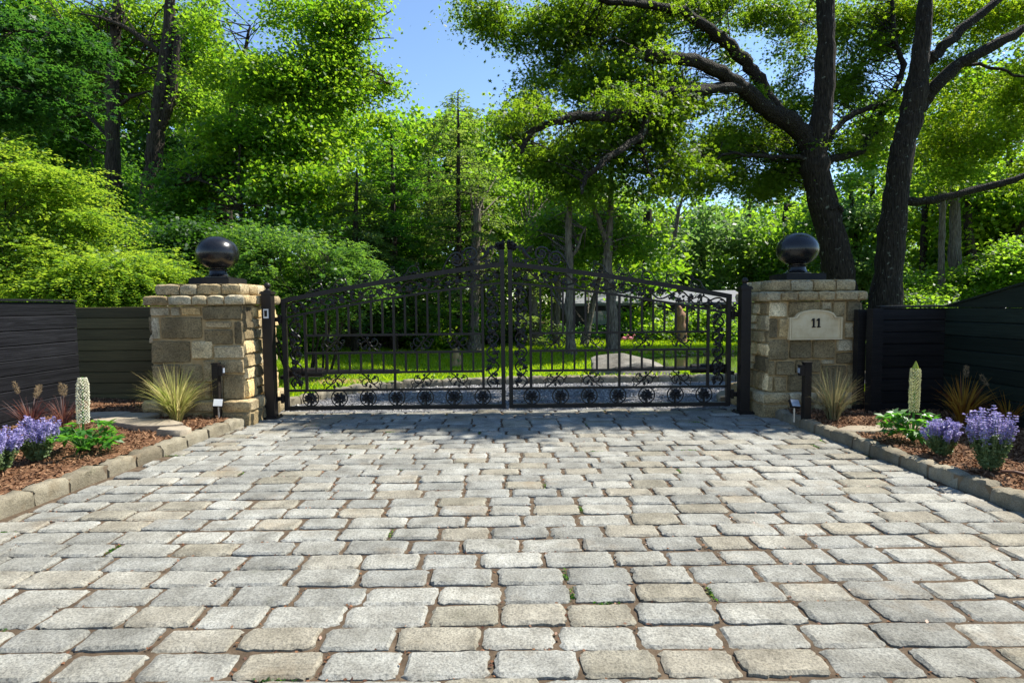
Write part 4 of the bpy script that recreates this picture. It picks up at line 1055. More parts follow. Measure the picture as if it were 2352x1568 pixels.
# oak 1 : forked trunk behind the number 11 pillar, long limbs reaching left
YO = 15.0
rt = random.Random(41)
root = tree('oak_tree', 'tall dark oak behind the number 11 pillar, forked, with long limbs arching over the gate', 'tree', 'big oaks behind the gate', tuple(P(1934, 702, YO)))
root.location.z = 0.1
mb = MB(); sk = []
def ol(pts, r, Ys=YO, seg=10, amp=.03, mi=None):
    mi = (0 if amp < .02 else 1) if mi is None else mi
    n = len(pts); ys = [Ys] * n if not hasattr(Ys, '__len__') else Ys
    p = [P(u, v, yy - near(u)) - root.location for (u, v), yy in zip(pts, ys)]
    wv = limb(mb, p, [q * .80 for q in r], rt, seg, amp * (1.6 if mi else 1), mi=mi); sk.extend(wv); return wv
def near(u): return 1.9 * min(1, max(0, (1760 - u) / 380))
NB = lambda u, v, Y, ru, rv: B(u, v, Y - near(u) + (.85 if Y > 14.6 else 0), ru, rv, max(.7, .006 * (ru + rv)))
ol([(1940, 745), (1934, 680), (1922, 610), (1904, 520), (1886, 450), (1872, 385), (1866, 340)], [.62, .50, .45, .43, .41, .42, .36], seg=18, amp=.015)
ol([(1869, 400), (1876, 335), (1886, 270), (1893, 200), (1897, 90), (1896, -10), (1900, -80)], [.36, .33, .31, .30, .27, .25, .2], seg=14, amp=.015)
ol([(1878, 365), (1850, 318), (1810, 276), (1758, 250), (1712, 206), (1665, 172), (1620, 150), (1560, 134), (1505, 130), (1483, 125)], [.34, .31, .28, .24, .21, .19, .18, .16, .17, .15], [15, 15, 14.9, 14.7, 14.5, 14.3, 14.2, 14.1, 14.0, 14.0], 10)
ol([(1790, 262), (1758, 205), (1730, 165), (1694, 125), (1655, 88), (1618, 60), (1565, 28), (1500, 14), (1430, 8), (1350, -12)], [.20, .19, .19, .18, .18, .16, .13, .11, .09, .06], [14.8, 15, 15.1, 15.2, 15.3, 15.3, 15.3, 15.2, 15.1, 15], 9)
ol([(1722, 214), (1690, 203), (1640, 204), (1574, 211), (1530, 215), (1490, 234), (1450, 252), (1400, 268), (1332, 268), (1285, 281), (1223, 299), (1208, 325), (1196, 352)], [.16, .155, .15, .15, .155, .15, .14, .13, .11, .09, .07, .06, .04], [14.55, 14.45, 14.2, 14, 13.9, 13.8, 13.7, 13.6, 13.5, 13.4, 13.3, 13.3, 13.2], 8)
ol([(1490, 236), (1482, 275), (1474, 308), (1455, 326), (1404, 356), (1370, 385), (1348, 412), (1336, 446)], [.12, .11, .10, .10, .08, .07, .055, .03], [13.8, 13.7, 13.6, 13.5, 13.3, 13.2, 13.2, 13.1], 7)
ol([(1470, 318), (1474, 345), (1480, 368), (1490, 388), (1515, 420)], [.07, .06, .05, .04, .02], 13.6, 6)
ol([(1896, 330), (1910, 308), (1955, 266), (2000, 248), (2046, 232), (2075, 200)], [.12, .11, .10, .09, .08, .05], [15, 15, 15.2, 15.4, 15.6, 15.8], 7)
ol([(1894, 372), (1920, 362), (1978, 347), (2000, 312), (2022, 280), (2052, 210), (2074, 150), (2052, 80), (2051, -10)], [.13, .13, .12, .12, .11, .10, .09, .07, .05], [15, 15.1, 15.4, 15.6, 15.8, 16, 16, 16, 16], 7)
ol([(1862, 368), (1822, 360), (1758, 360), (1715, 356), (1675, 352), (1620, 372)], [.08, .07, .06, .05, .04, .02], [14.9, 14.8, 14.6, 14.4, 14.3, 14.2], 6)
ol([(1905, 480), (1925, 470), (1929, 490)], [.10, .12, .03], 14.75, 8)
Ob = [NB(1120, 20, 15.2, 80, 34), NB(1190, 55, 15.2, 80, 50), NB(1300, 40, 15.8, 90, 60), NB(1420, 60, 15.8, 100, 70), NB(1540, 30, 16, 110, 60), NB(1650, 10, 16, 90, 40),
      NB(1290, 140, 15.6, 70, 60), NB(1400, 170, 15.4, 90, 60), NB(1500, 190, 15.4, 70, 45), NB(1240, 215, 15.0, 55, 55), NB(1175, 290, 14.6, 55, 45), NB(1210, 245, 14.7, 45, 45),
      NB(1300, 330, 14.4, 90, 50), NB(1390, 310, 14.6, 80, 45), NB(1240, 360, 14.2, 60, 40), NB(1500, 300, 14.5, 60, 50), NB(1545, 380, 14.5, 45, 60), NB(1440, 410, 14.2, 70, 50),
      NB(1340, 420, 14.2, 60, 45), NB(1545, 260, 15.0, 40, 40), NB(1690, 235, 15.6, 55, 40), NB(1780, 290, 15.8, 60, 50), NB(1710, 330, 15.2, 80, 40), NB(1680, 400, 15.2, 45, 30), NB(1760, 420, 15.5, 75, 36),
      NB(1660, 290, 15.2, 35, 35), NB(1830, 60, 16.2, 50, 80), NB(1745, 20, 16.2, 60, 30), NB(1960, 90, 16.4, 60, 90), NB(1955, 200, 16.2, 55, 45), NB(2030, 60, 16.6, 60, 70), NB(1990, 310, 16.2, 60, 45), NB(1830, 220, 16, 45, 55), NB(1630, 350, 15, 40, 50), NB(1600, 420, 15, 35, 20), NB(1720, 420, 15.4, 60, 30), NB(1790, 380, 15.4, 60, 50), NB(1580, 230, 15.2, 50, 30), NB(1480, 250, 15, 60, 40), NB(1350, 230, 15.2, 70, 45), NB(1850, 400, 16, 60, 40)]
# the part of the crown above the picture, whose shade falls in front of the gate
SH = SUN / SUN.z; Osh = []
for gx, gy, rx, ry in ((-1.3, 6.28, 1.3, .16), (1.2, 6.26, 1.5, .18), (-.4, 5.80, .65, .12), (2.3, 6.05, .8, .22), (3.2, 6.5, .6, .3), (-1.2, 8.0, .9, .4), (1.0, 8.3, 1.1, .35), (2.6, 7.7, .9, .3), (.2, 7.4, 1.3, .2), (3.6, 8.9, 1.2, .3)):
    Osh.append((np.array((gx, gy, 0)) + np.array(SH) * 8.6, np.array((rx, ry, .2))))
for q in sk[30:]:
    if rt.random() < .22 and (q + root.location).z > 4.2: Ob.append((np.array(q + root.location) + np.array((rt.uniform(-.3, .3), rt.uniform(-.15, .8), rt.uniform(-.2, .45))), np.array((.28, .28, .20))))
crn, C = crown_mesh('crown', root, Ob, 2600, 60, .23, .108, M_oak, T_oak, 51, upb=.30, flat=.5, droop=.3, origin=root.location, gap=.40, gf=1.7)
crown_mesh('crown', root, Osh, 620, 50, .19, .13, M_oak, T_oak, 58, upb=.5, flat=.4, origin=root.location, gap=.2, gf=1.3)
sk2 = [Vector(p) for p in sk]
twigs(mb, sk2, C - np.array(root.location), rt, .36, .015, 2.2)
t_ = mb.build('trunk', [M_bark, M_limb], root); smooth_by_angle(t_, 70)

# oak 2
root = tree('oak_tree', 'tall oak with a tapering straight trunk at the right, behind the flat black fence panel', 'tree', 'big oaks behind the gate', tuple(P(2036, 712, 14.6)))
root.location.z = 0.1; YO2 = 14.6
mb = MB(); sk = []
ol([(2032, 760), (2034, 700), (2043, 600), (2052, 500), (2064, 400), (2078, 320), (2092, 275), (2103, 215), (2112, 150), (2122, 60), (2128, -30)], [.56, .47, .405, .37, .335, .32, .345, .33, .27, .215, .18], YO2, 18, .012)
ol([(2098, 265), (2120, 238), (2143, 206), (2193, 156), (2262, 115), (2352, 69), (2440, 40)], [.24, .22, .20, .18, .16, .13, .1], [14.6, 14.6, 14.5, 14.4, 14.3, 14.2, 14.2], 10)
ol([(2110, 170), (2130, 142), (2152, 122), (2207, 69), (2285, 5), (2340, -50)], [.18, .17, .165, .15, .12, .1], YO2, 9)
ol([(2062, 455), (2092, 464), (2147, 458), (2239, 435), (2352, 405), (2450, 380)], [.16, .14, .115, .11, .10, .06], [14.6, 14.5, 14.4, 14.3, 14.1, 14], 9)
ol([(2205, 150), (2260, 150), (2330, 172), (2400, 190)], [.05, .05, .04, .03], 14.8, 6)
Ob2 = [B(2090, 30, 16.6, 60, 60), B(2190, 30, 16.6, 70, 50), B(2290, 60, 16.8, 80, 60), B(2350, 150, 16.8, 70, 60), B(2230, 220, 17.2, 80, 50), B(2330, 250, 17, 80, 60), B(2180, 310, 17.4, 70, 45), B(2290, 340, 17, 80, 50), B(2150, 150, 17, 50, 40), B(2380, 360, 16.4, 60, 60), B(2330, 20, 16, 60, 40), B(2160, 390, 17.4, 60, 40)]
crn, C = crown_mesh('crown', root, Ob2, 620, 64, .27, .108, M_oak2, T_oak, 52, upb=.35, flat=.5, droop=.25, origin=root.location, gap=.42, gf=1.5)
twigs(mb, [Vector(p) for p in sk], C - np.array(root.location), rt, .15, .014, 2.0)
t_ = mb.build('trunk', [M_bark, M_limb], root); smooth_by_angle(t_, 70)

def gen_tree(name, label, catg, group, trunks, blobs, mat, bark, nclus, per, spread, leaf, seed, tpl=T_leaf, upb=.35, flat=.45, droop=.2, tw=.25, twr=.02, hollow=None, base=None, z0=0.0):
    """trunks: list of (picture points, radii, distance) ; first one carries the base"""
    rs = random.Random(seed)
    (pts, rr, Y) = trunks[0]; b = base or P(pts[0][0], pts[0][1], Y if not hasattr(Y, '__len__') else Y[0])
    root = thing(name, (b.x, b.y, z0), label, catg, group)
    mb = MB(); sk = []
    for q, (pts, rr, Y) in enumerate(trunks):
        ys = Y if hasattr(Y, '__len__') else [Y] * len(pts)
        p = [P(u, v, yy) - root.location for (u, v), yy in zip(pts, ys)]
        if q == 0 and p[0].z > 0: p = [Vector((p[0].x, p[0].y, -.05))] + p; rr = [rr[0] * 1.25] + list(rr)
        sk += limb(mb, p, rr, rs, 9 if rr[0] > .1 else 6, .025)
    if blobs:
        crn, C = crown_mesh('crown', root, blobs, nclus, per, spread, leaf, mat, tpl, seed, upb, flat, droop, root.location)
        twigs(mb, sk, C - np.array(root.location), rs, tw, twr, 5)
    t_ = mb.build('trunk', bark, root); smooth_by_angle(t_, 70)
    return root

WG = 'woodland trees left of the gate'
gen_tree('maple_tree', 'tall slender dark trunk with a fork, second from the left above the plain pillar', 'tree', WG,
         [([(330, 560), (340, 470), (352, 380), (362, 300), (372, 200), (384, 90), (395, -20)], [.26, .22, .21, .20, .18, .15, .11], 16), ([(364, 300), (380, 270), (392, 235), (402, 150), (410, 60)], [.13, .12, .12, .10, .07], 16), ([(366, 120), (300, 70), (230, 40)], [.08, .06, .03], 16)],
         [B(330, 40, 17.5, 90, 60), B(430, 130, 17.5, 70, 70), B(250, 140, 17.5, 80, 60), B(420, 30, 17, 80, 50), B(180, 60, 17.5, 90, 50), B(320, 200, 18.5, 60, 40), B(470, 240, 17, 50, 50)], M_mid, M_bark2, 480, 70, .34, .105, 61)
gen_tree('maple_tree', 'straight dark trunk at the far left, the first above the left board fence', 'tree', WG,
         [([(262, 560), (262, 470), (260, 330), (258, 200), (264, 100), (268, -10)], [.22, .20, .18, .17, .14, .10], 16.4), ([(262, 250), (300, 225), (345, 210)], [.05, .045, .03], 16.4), ([(260, 180), (200, 120), (150, 100)], [.07, .05, .03], 16.5)],
         [B(100, 120, 18, 100, 60), B(40, 250, 18, 80, 70), B(150, 250, 18.5, 70, 60), B(200, 330, 19, 50, 50), B(60, 30, 18, 100, 50), B(110, 380, 19, 80, 60), B(0, 360, 18.5, 70, 70)], M_dark, M_bark2, 420, 46, .34, .15, 62)
gen_tree('hickory_tree', 'bright yellow green broadleaf tree filling the sky left of the blue gap', 'tree', WG,
         [([(515, 480), (516, 400), (520, 330), (540, 240), (560, 130), (575, 60)], [.20, .17, .15, .11, .06, .02], 15.5), ([(525, 300), (600, 290), (680, 220), (760, 130), (840, 60), (900, 25)], [.08, .07, .06, .05, .035, .012], 15.3), ([(520, 350), (580, 380), (650, 430), (720, 470)], [.05, .045, .03, .015], 14.5), ([(600, 290), (690, 330), (740, 330)], [.05, .035, .02], 14.8), ([(800, 95), (860, 90), (905, 88)], [.025, .018, .008], 15.3), ([(790, 110), (850, 150), (900, 195)], [.025, .018, .008], 15.3)],
         [B(560, 70, 14.8, 110, 60), B(590, 10, 14.6, 70, 35), B(680, 50, 14.8, 90, 55), B(790, 50, 15.2, 60, 45), B(500, 190, 14.6, 70, 60), B(620, 180, 14.2, 90, 60), B(730, 160, 14.8, 70, 55), B(800, 130, 15.2, 50, 40), B(560, 310, 14.2, 80, 50), B(680, 310, 14.2, 80, 55),
          B(770, 250, 14.8, 60, 50), B(640, 410, 13.8, 90, 45), B(740, 420, 13.8, 50, 45), B(500, 400, 14.4, 60, 45), B(845, 30, 15.4, 40, 35), B(870, 130, 15.4, 28, 28), B(820, 210, 15.2, 35, 35), B(870, 180, 15.4, 20, 20)],
         M_bright, M_bark2, 1000, 72, .28, .098, 63, T_leaf, .35, .3, .3, .45, .016)
gen_tree('maple_tree', 'close maple with large blue green leaves overhanging the top left corner', 'tree', WG,
         [([(-330, 690), (-320, 400), (-300, 200), (-280, -40)], [.20, .17, .14, .1], 10.5), ([(-310, 320), (-180, 250), (-60, 215), (60, 215), (150, 235)], [.08, .06, .045, .03, .012], [10.5, 10.2, 10, 9.8, 9.6]), ([(-295, 180), (-140, 100), (0, 70), (120, 80)], [.08, .06, .04, .015], [10.5, 10.2, 10, 9.8])],
         [B(-40, 60, 10, 110, 50), B(80, 70, 9.8, 90, 40), B(0, 160, 9.8, 100, 35), B(110, 170, 9.6, 60, 30), B(40, 245, 9.6, 90, 26), B(-80, 250, 10, 70, 40), B(-160, 120, 10.2, 90, 80), B(-220, 20, 10.4, 80, 60), B(165, 90, 10, 50, 35)], M_maple, M_bark2, 380, 40, .26, .13, 64, T_oak, .6, .22, .3, .5, .014, z0=.1)
gen_tree('understory_tree', 'thin understory saplings in shade behind the plain stone pillar', 'tree', WG,
         [([(560, 640), (556, 520), (548, 420), (552, 330)], [.05, .045, .04, .02], 13.5), ([(605, 640), (610, 520), (622, 430)], [.035, .03, .02], 13.4), ([(556, 480), (500, 430), (440, 410)], [.03, .02, .01], 13.4)],
         [B(480, 420, 14.5, 90, 50), B(560, 470, 13.5, 90, 50), B(410, 480, 15, 70, 50), B(650, 500, 13.2, 80, 40), B(300, 470, 17, 90, 60), B(230, 420, 18, 80, 60), B(180, 480, 17, 60, 50), B(440, 340, 17.5, 60, 50)], M_dark, M_bark2, 460, 44, .30, .11, 65, hollow=None)

# shrubs behind the fences
def shrub(name, label, blobs, mat, nclus, per, spread, leaf, seed, base, flat=.25, upb=.6, droop=.35, nst=9, tpl=T_leaf, catg='shrub', group=None, fr=None):
    rs = random.Random(seed); root = thing(name, base, label, catg, group)
    crn, C = crown_mesh('foliage', root, blobs, nclus, per, spread, leaf, mat, tpl, seed, upb, flat, droop, Vector(base))
    if fr: frond_mesh('sprays', root, blobs, fr[0], fr[1], fr[2], mat, seed + 7, base, fr[3])
    mb = MB(); loc = C - np.array(base); skp = []
    for k in range(nst):
        t = loc[rs.randrange(len(loc))]; e = Vector((t[0], t[1], t[2]))
        s0 = Vector((e.x * .35 + rs.uniform(-.2, .2), e.y * .3 + rs.uniform(-.1, .1), -.1))
        skp += limb(mb, [s0, s0.lerp(e, .4) + Vector((0, 0, .25)), s0.lerp(e, .75) + Vector((0, 0, .25)), e], [.022, .018, .012, .004], rs, 5, .02)
    twigs(mb, skp, loc, rs, .3, .008, 1.6)
    mb.build('stems', M_bark2, root)
    return root
def frond_mesh(name, parent, blobs, n, ln, leaf, mat, seed, origin, bias=(0, 0, 0)):
    rs = np.random.default_rng(seed); C = sample_blobs(blobs, n, rs, 3.5, .42, 1.5)
    ctr = np.average(np.array([b[0] for b in blobs]), axis=0); d = C - ctr; d[:, 2] = np.abs(d[:, 2]) * .5; d = unit(d) + rs.normal(size=(n, 3)) * .45 + np.array(bias); d[:, 2] = np.clip(d[:, 2], -.05, .55); d = unit(d)
    m = 15; t = np.linspace(.05, 1, m); L_ = ln * rs.uniform(.55, 1.3, n)
    sd = unit(np.cross(d, np.array([0, 0, 1.0]))); pos, adr, sz, ti = [], [], [], []; tn = rs.random(n)
    for j, tt in enumerate(t):
        p = C + d * (L_ * tt)[:, None]; p[:, 2] -= .45 * L_ * tt ** 2.2
        for e in (-1, 1):
            pos.append(p + sd * e * leaf * .42 * (1.15 - .5 * tt) + rs.normal(size=(n, 3)) * leaf * .12); adr.append(d * .8 + sd * e * 1.2 + np.array([0, 0, -.15])); sz.append(leaf * (1.15 - .55 * tt) * rs.uniform(.8, 1.2, n)); ti.append(.6 * tn + .4 * rs.random(n))
    V, F, T = leaves(np.concatenate(pos), np.concatenate(sz), np.concatenate(ti), T_leaf, rs, 1.4, np.concatenate(adr) * 3, .35)
    return mesh_np(name, V - np.array(origin), F, T, mat, parent)
SG = 'shrubs behind the board fences'
shrub('arching_shrub', 'tall yellow green arching shrub at the far left behind the board fence', [B(-20, 390, 9.3, 110, 50), B(70, 345, 9.3, 50, 22), B(120, 420, 9.1, 60, 20), B(160, 500, 9, 50, 18), B(60, 450, 9.1, 80, 50), B(20, 540, 8.9, 120, 60), B(90, 520, 9, 70, 45), B(-60, 620, 9, 110, 90), B(60, 610, 8.7, 100, 50), B(110, 660, 8.6, 120, 40), B(-10, 690, 8.8, 110, 40)],
      M_shrub, 420, 40, .17, .07, 71, (-7.6, 9.0, .1), group=SG, fr=(1150, .80, .072, (.6, -.1, .18)))
shrub('arching_shrub', 'lower bright green arching shrub behind the olive black fence panel', [B(230, 600, 8.9, 80, 40), B(300, 620, 8.8, 80, 45), B(200, 660, 8.6, 90, 40), B(330, 660, 8.7, 70, 40), B(390, 640, 8.9, 40, 30), B(270, 690, 8.7, 120, 40), B(160, 590, 9, 50, 30)],
      M_shrub, 300, 40, .15, .06, 72, (-5.9, 8.9, .1), group=SG, fr=(1050, .60, .060, (.55, -.2, .15)))
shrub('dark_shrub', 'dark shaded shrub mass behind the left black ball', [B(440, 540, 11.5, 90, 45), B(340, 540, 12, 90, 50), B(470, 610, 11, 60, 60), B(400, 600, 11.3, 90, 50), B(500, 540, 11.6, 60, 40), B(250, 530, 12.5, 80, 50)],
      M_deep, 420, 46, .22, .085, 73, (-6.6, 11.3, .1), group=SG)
shrub('leafy_bush', 'rounded mid green bush between the left black ball and the gate arch', [B(600, 560, 9.9, 70, 40), B(680, 570, 9.8, 70, 40), B(760, 600, 9.8, 80, 40), B(830, 625, 10, 45, 28), B(640, 620, 9.6, 90, 50), B(740, 650, 9.6, 110, 40), B(600, 670, 9.5, 80, 50), B(690, 700, 9.4, 110, 40), B(830, 660, 9.8, 50, 30)],
      M_bush, 560, 44, .17, .058, 74, (-3.6, 9.8, .15), flat=.4, group=SG, fr=(900, .30, .056, (.1, -.2, .3)))

# hemlocks
def hemlock(label, pts, rr, Y, vtop, vbot, rad, seed, nbr, mat=M_hem, dens=1.0, bark=M_bark2, droop=.35):
    rs = random.Random(seed); nr = np.random.default_rng(seed)
    b = P(pts[0][0], pts[0][1], Y); root = thing('hemlock_tree', (b.x, b.y, .05), label, 'conifer', 'hemlocks behind the lawn')
    mb = MB(); p = [P(u, v, Y) - root.location for u, v in pts]
    if p[0].z > .1: p = [Vector((p[0].x, p[0].y, -.1))] + p; rr = [rr[0] * 1.2] + list(rr)
    w = limb(mb, p, rr, rs, 9, .01)
    zt = (P(pts[-1][0], vtop, Y) - root.location).z; zb = (P(pts[-1][0], vbot, Y) - root.location).z
    pos, ad, sz, ti = [], [], [], []
    Wz = np.array([q.z for q in w]); 
    for k in range(nbr):
        q = (k + rs.random()) / nbr; z = zb + (zt - zb) * q
        i = int(np.argmin(abs(Wz - z))); o = Vector(w[i]); o.z = z
        R_ = rad * (1 - q) ** .75 * rs.uniform(.65, 1.15) + .12; a = rs.uniform(0, 2 * PI); d = Vector((math.cos(a), math.sin(a), 0)); sd = Vector((-d.y, d.x, 0))
        n = 7; bp = []
        for j in range(n): 
            t = j / (n - 1); bp.append(o + d * (R_ * t) + Vector((0, 0, R_ * (.18 * t - droop * t * t))))
        mb.tube(bp, lerp_r((.007 + .010 * R_ / 2, .002), n), 4, cap=False)
        tn = rs.random()
        m_ = int(dens * 34 * R_)
        for j in range(m_):
            t = rs.uniform(.22, 1) ** .8; wd = .42 * R_ * (1.05 - t) * rs.uniform(-1, 1) + rs.uniform(-.06, .06)
            c = o + d * (R_ * t) + sd * wd + Vector((0, 0, R_ * (.18 * t - droop * t * t) - .25 * abs(wd) + rs.uniform(-.03, .03)))
            for e in range(3):
                pos.append(c + Vector((rs.gauss(0, .05), rs.gauss(0, .05), rs.gauss(0, .018)))); ad.append((d * 1.2 + sd * (1.3 if wd > 0 else -1.3) + Vector((0, 0, -.35)))); sz.append(rs.uniform(.07, .15)); ti.append(.5 * tn + .5 * rs.random())
    V, F, T = leaves(np.array([tuple(x) for x in pos]), np.array(sz), np.array(ti), T_long, nr, .8, np.array([tuple(x) for x in ad]), .5)
    mesh_np('crown', V, F, T, mat, root); t_ = mb.build('trunk', bark, root); smooth_by_angle(t_, 70)
    return root
hemlock('slim hemlock with a visible straight pole trunk rising behind the gate arch', [(1052, 800), (1053, 640), (1053, 420), (1052, 210)], [.085, .075, .055, .015], 15.6, 205, 700, 2.3, 81, 130, dens=.75)
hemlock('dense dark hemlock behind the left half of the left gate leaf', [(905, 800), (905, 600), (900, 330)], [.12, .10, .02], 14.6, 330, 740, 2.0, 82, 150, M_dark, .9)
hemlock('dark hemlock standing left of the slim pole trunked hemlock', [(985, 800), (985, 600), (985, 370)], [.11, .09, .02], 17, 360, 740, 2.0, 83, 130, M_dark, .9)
hemlock('shaded hemlock between the leafy bush and the gate arch', [(815, 800), (815, 640), (820, 390)], [.10, .08, .02], 13.6, 400, 735, 1.7, 84, 120, M_hem, .9)
hemlock('small hemlock with pale drooping sprays right of the gate centre', [(1190, 800), (1190, 680), (1188, 540)], [.06, .05, .01], 16.5, 540, 770, 1.4, 85, 70, M_hem, .8)

# trunks at the edge of the lawn
LG = 'lawn edge trees behind the gate'
gen_tree('lawn_tree', 'grey forked tree standing on the lawn right behind the boulder', 'tree', LG,
         [([(1405, 822), (1406, 760), (1404, 690), (1398, 640), (1396, 560)], [.19, .145, .125, .125, .11], 13.7), ([(1396, 570), (1380, 520), (1358, 460), (1350, 400), (1360, 330)], [.075, .065, .055, .05, .03], 13.7), ([(1397, 570), (1402, 500), (1404, 400), (1400, 300)], [.085, .075, .06, .03], 13.7), ([(1404, 690), (1440, 640), (1480, 610)], [.03, .02, .01], 13.7)],
         [B(1330, 500, 14.5, 60, 40), B(1420, 520, 14.2, 50, 40), B(1370, 560, 14.5, 50, 35), B(1460, 560, 14.5, 40, 40)], M_mid, M_bark3, 130, 40, .28, .11, 91)
gen_tree('lawn_tree', 'slim grey trunk on the lawn left of the forked grey tree', 'tree', LG,
         [([(1312, 826), (1309, 760), (1307, 680), (1308, 580), (1306, 460)], [.15, .105, .095, .085, .06], 13.4), ([(1308, 600), (1330, 560), (1345, 520)], [.04, .03, .015], 13.4)],
         [B(1270, 520, 15, 60, 45), B(1320, 590, 14.5, 45, 35), B(1240, 580, 15.5, 50, 45)], M_mid, M_bark3, 130, 40, .28, .11, 92)
for (lab, pts, rr, Y, bl, mt, sd_) in (
    ('leaning trunk with a flared base near the lawn edge, right of the gate centre', [(1234, 798), (1230, 740), (1222, 680), (1215, 600), (1225, 500)], [.20, .14, .12, .11, .08], 16.6, [B(1180, 480, 18, 60, 50), B(1240, 450, 18, 60, 45), B(1200, 560, 17.5, 50, 40)], M_mid, 93),
    ('thin straight trunk right of the leaning flared trunk at the lawn edge', [(1277, 800), (1278, 740), (1282, 660), (1284, 560)], [.12, .10, .09, .07], 16.8, [B(1290, 460, 18, 50, 40), B(1270, 610, 18, 40, 40)], M_mid, 94),
    ('slanting thin trunk between the two grey lawn trees', [(1340, 796), (1350, 750), (1362, 700), (1376, 640), (1390, 560)], [.14, .09, .08, .07, .05], 16.4, [B(1390, 470, 18, 50, 40), B(1340, 640, 18, 40, 30)], M_mid, 95),
    ('brown trunk with a broad flared foot left of the gate centre', [(1090, 806), (1088, 760), (1087, 700), (1090, 600), (1096, 480)], [.24, .15, .13, .12, .09], 15.2, [B(1110, 420, 18, 50, 50), B(1140, 520, 18, 50, 60)], M_mid, 96),
    ('leaning dark stem, leftmost of the dark cluster behind the left gate leaf', [(790, 812), (806, 760), (822, 700), (832, 620)], [.13, .12, .11, .08], 14.6, [B(830, 560, 15.5, 40, 40)], M_dark, 97),
    ('upright dark stem in the middle of the dark cluster behind the left gate leaf', [(845, 812), (846, 760), (850, 690), (856, 600)], [.10, .095, .09, .06], 15, [B(870, 560, 16, 40, 40)], M_dark, 98),
    ('upright dark stem at the right of the dark cluster behind the left gate leaf', [(880, 808), (884, 750), (880, 690), (884, 600)], [.13, .115, .11, .08], 15.4, [B(920, 590, 16, 40, 40)], M_dark, 99)):
    gen_tree('lawn_tree', lab, 'tree', LG, [(pts, rr, Y)], bl, mt, M_bark3 if mt is M_mid else M_bark2, 110, 40, .32, .12, sd_)

# far woodland, each tree a thing
FG = 'trees of the far woodland'
far = [  # u, v base, v top, Y, blob half width px, material, leaf
 ('bright round topped tree in the middle distance under the left edge of the sky gap', 890, 240, 26, 75, M_bright),
 ('tallest pointed tree top below the sky gap, behind the slim hemlock', 1010, 215, 28, 75, M_mid),
 ('green tree top under the right side of the sky gap', 1110, 240, 28, 75, M_mid),
 ('tree filling in below the oak limbs right of the sky gap', 1210, 330, 27, 70, M_mid),
 ('sunlit tree behind the slim grey lawn trunk', 1300, 360, 26, 80, M_mid),
 ('leafy tree behind the forked grey lawn tree', 1410, 400, 27, 80, M_pale),
 ('bright yellow green maple behind the boulder', 1490, 500, 20, 75, M_bright),
 ('pale green tree right of the yellow green maple', 1620, 450, 30, 75, M_pale),
 ('pale tree behind the right half of the right gate leaf', 1720, 445, 30, 75, M_pale),
 ('soft green tree behind the right black ball', 1810, 420, 29, 80, M_mid),
 ('pale leaved tree between the two oak trunks', 1970, 380, 27, 75, M_pale),
 ('bright tree right of the second oak trunk', 2140, 430, 24, 80, M_mid),
 ('wide green tree behind the raked fence', 2260, 420, 22, 90, M_oak2),
 ('green tree at the right picture edge', 2370, 380, 21, 90, M_mid),
 ('tall sunlit tree behind the right limb of the second oak', 2190, 130, 23, 85, M_oak2),
 ('tall sunlit tree at the upper right picture corner', 2330, 90, 22, 90, M_bright),
 ('tall green tree between the two oak trunks high up', 2010, 200, 28, 60, M_mid),
 ('woodland tree behind the bright hickory', 740, 190, 28, 90, M_bright),
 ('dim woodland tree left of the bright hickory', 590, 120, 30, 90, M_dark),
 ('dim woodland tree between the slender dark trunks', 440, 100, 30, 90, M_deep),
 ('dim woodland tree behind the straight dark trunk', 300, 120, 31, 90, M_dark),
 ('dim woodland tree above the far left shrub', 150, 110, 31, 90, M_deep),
 ('dim woodland tree at the left picture edge', 0, 100, 30, 100, M_mid),
 ('bright young tree above the leafy bush', 800, 330, 21, 60, M_bright),
]
for k, (lab, u, vt, Y, hw, mt) in enumerate(far):
    rs = random.Random(200 + k); bl = []; v = vt + 38
    bl.append(B(u + rs.uniform(-15, 15), v, Y, hw * .45, 36, 1.4))
    while v < 720:
        v += rs.uniform(48, 62); f_ = min(1.0, .6 + (v - vt) / 260)
        bl.append(B(u + rs.uniform(-.45, .45) * hw, v, Y + rs.uniform(-1, 1), hw * f_, 46, 1.6))
        if v < 640: bl.append(B(u + rs.choice((-1, 1)) * hw * .7, v + 15, Y + rs.uniform(-1, 1), hw * .55 * f_, 36, 1.3))
    area = (720 - vt) * hw * 2 * (Y / FPX) ** 2
    nc = int(min(900, area * 9.5))
    gen_tree('woodland_tree', lab, 'tree', FG, [([(u, 770), (u + rs.uniform(-8, 8), 640), (u + rs.uniform(-15, 15), 480), (u + rs.uniform(-15, 15), vt + 60)], [.2, .17, .13, .05], Y + .6)], bl, mt, M_bark2, nc, 46, .40, .20 + .004 * (Y - 20), 300 + k, tw=.12, twr=.025)

nr = np.random.default_rng(99); n = 120000
xx = nr.uniform(-46, 46, n); yy = nr.uniform(33, 40, n); uu = 1176 + xx / yy * FPX
vt = np.interp(uu, [-400, 300, 760, 880, 1000, 1190, 1300, 1480, 1600, 1700, 2000, 2100, 2900], [60, 80, 200, 300, 260, 330, 380, 470, 480, 490, 440, 380, 330])
zt = 1.25 + (702 - vt) / FPX * yy; zz = zt * nr.random(n) ** .85 + .5 * np.sin(xx * 1.7) + .4 * np.sin(xx * 4.1 + yy)
q = np.stack([xx, yy, zz], 1); kk = clump(q, .8, 3) > -.42; q = q[kk]
V, F, T = leaves(q, nr.uniform(.26, .48, len(q)), .5 * (clump(q, .5, 9) * .5 + .5) + .5 * nr.random(len(q)), T_leaf, nr, .3)
tag(mesh_np('far_woodland', V, F, T, M_mid), 'dim green wall of distant woodland behind all the other trees', 'woodland', kind='stuff')
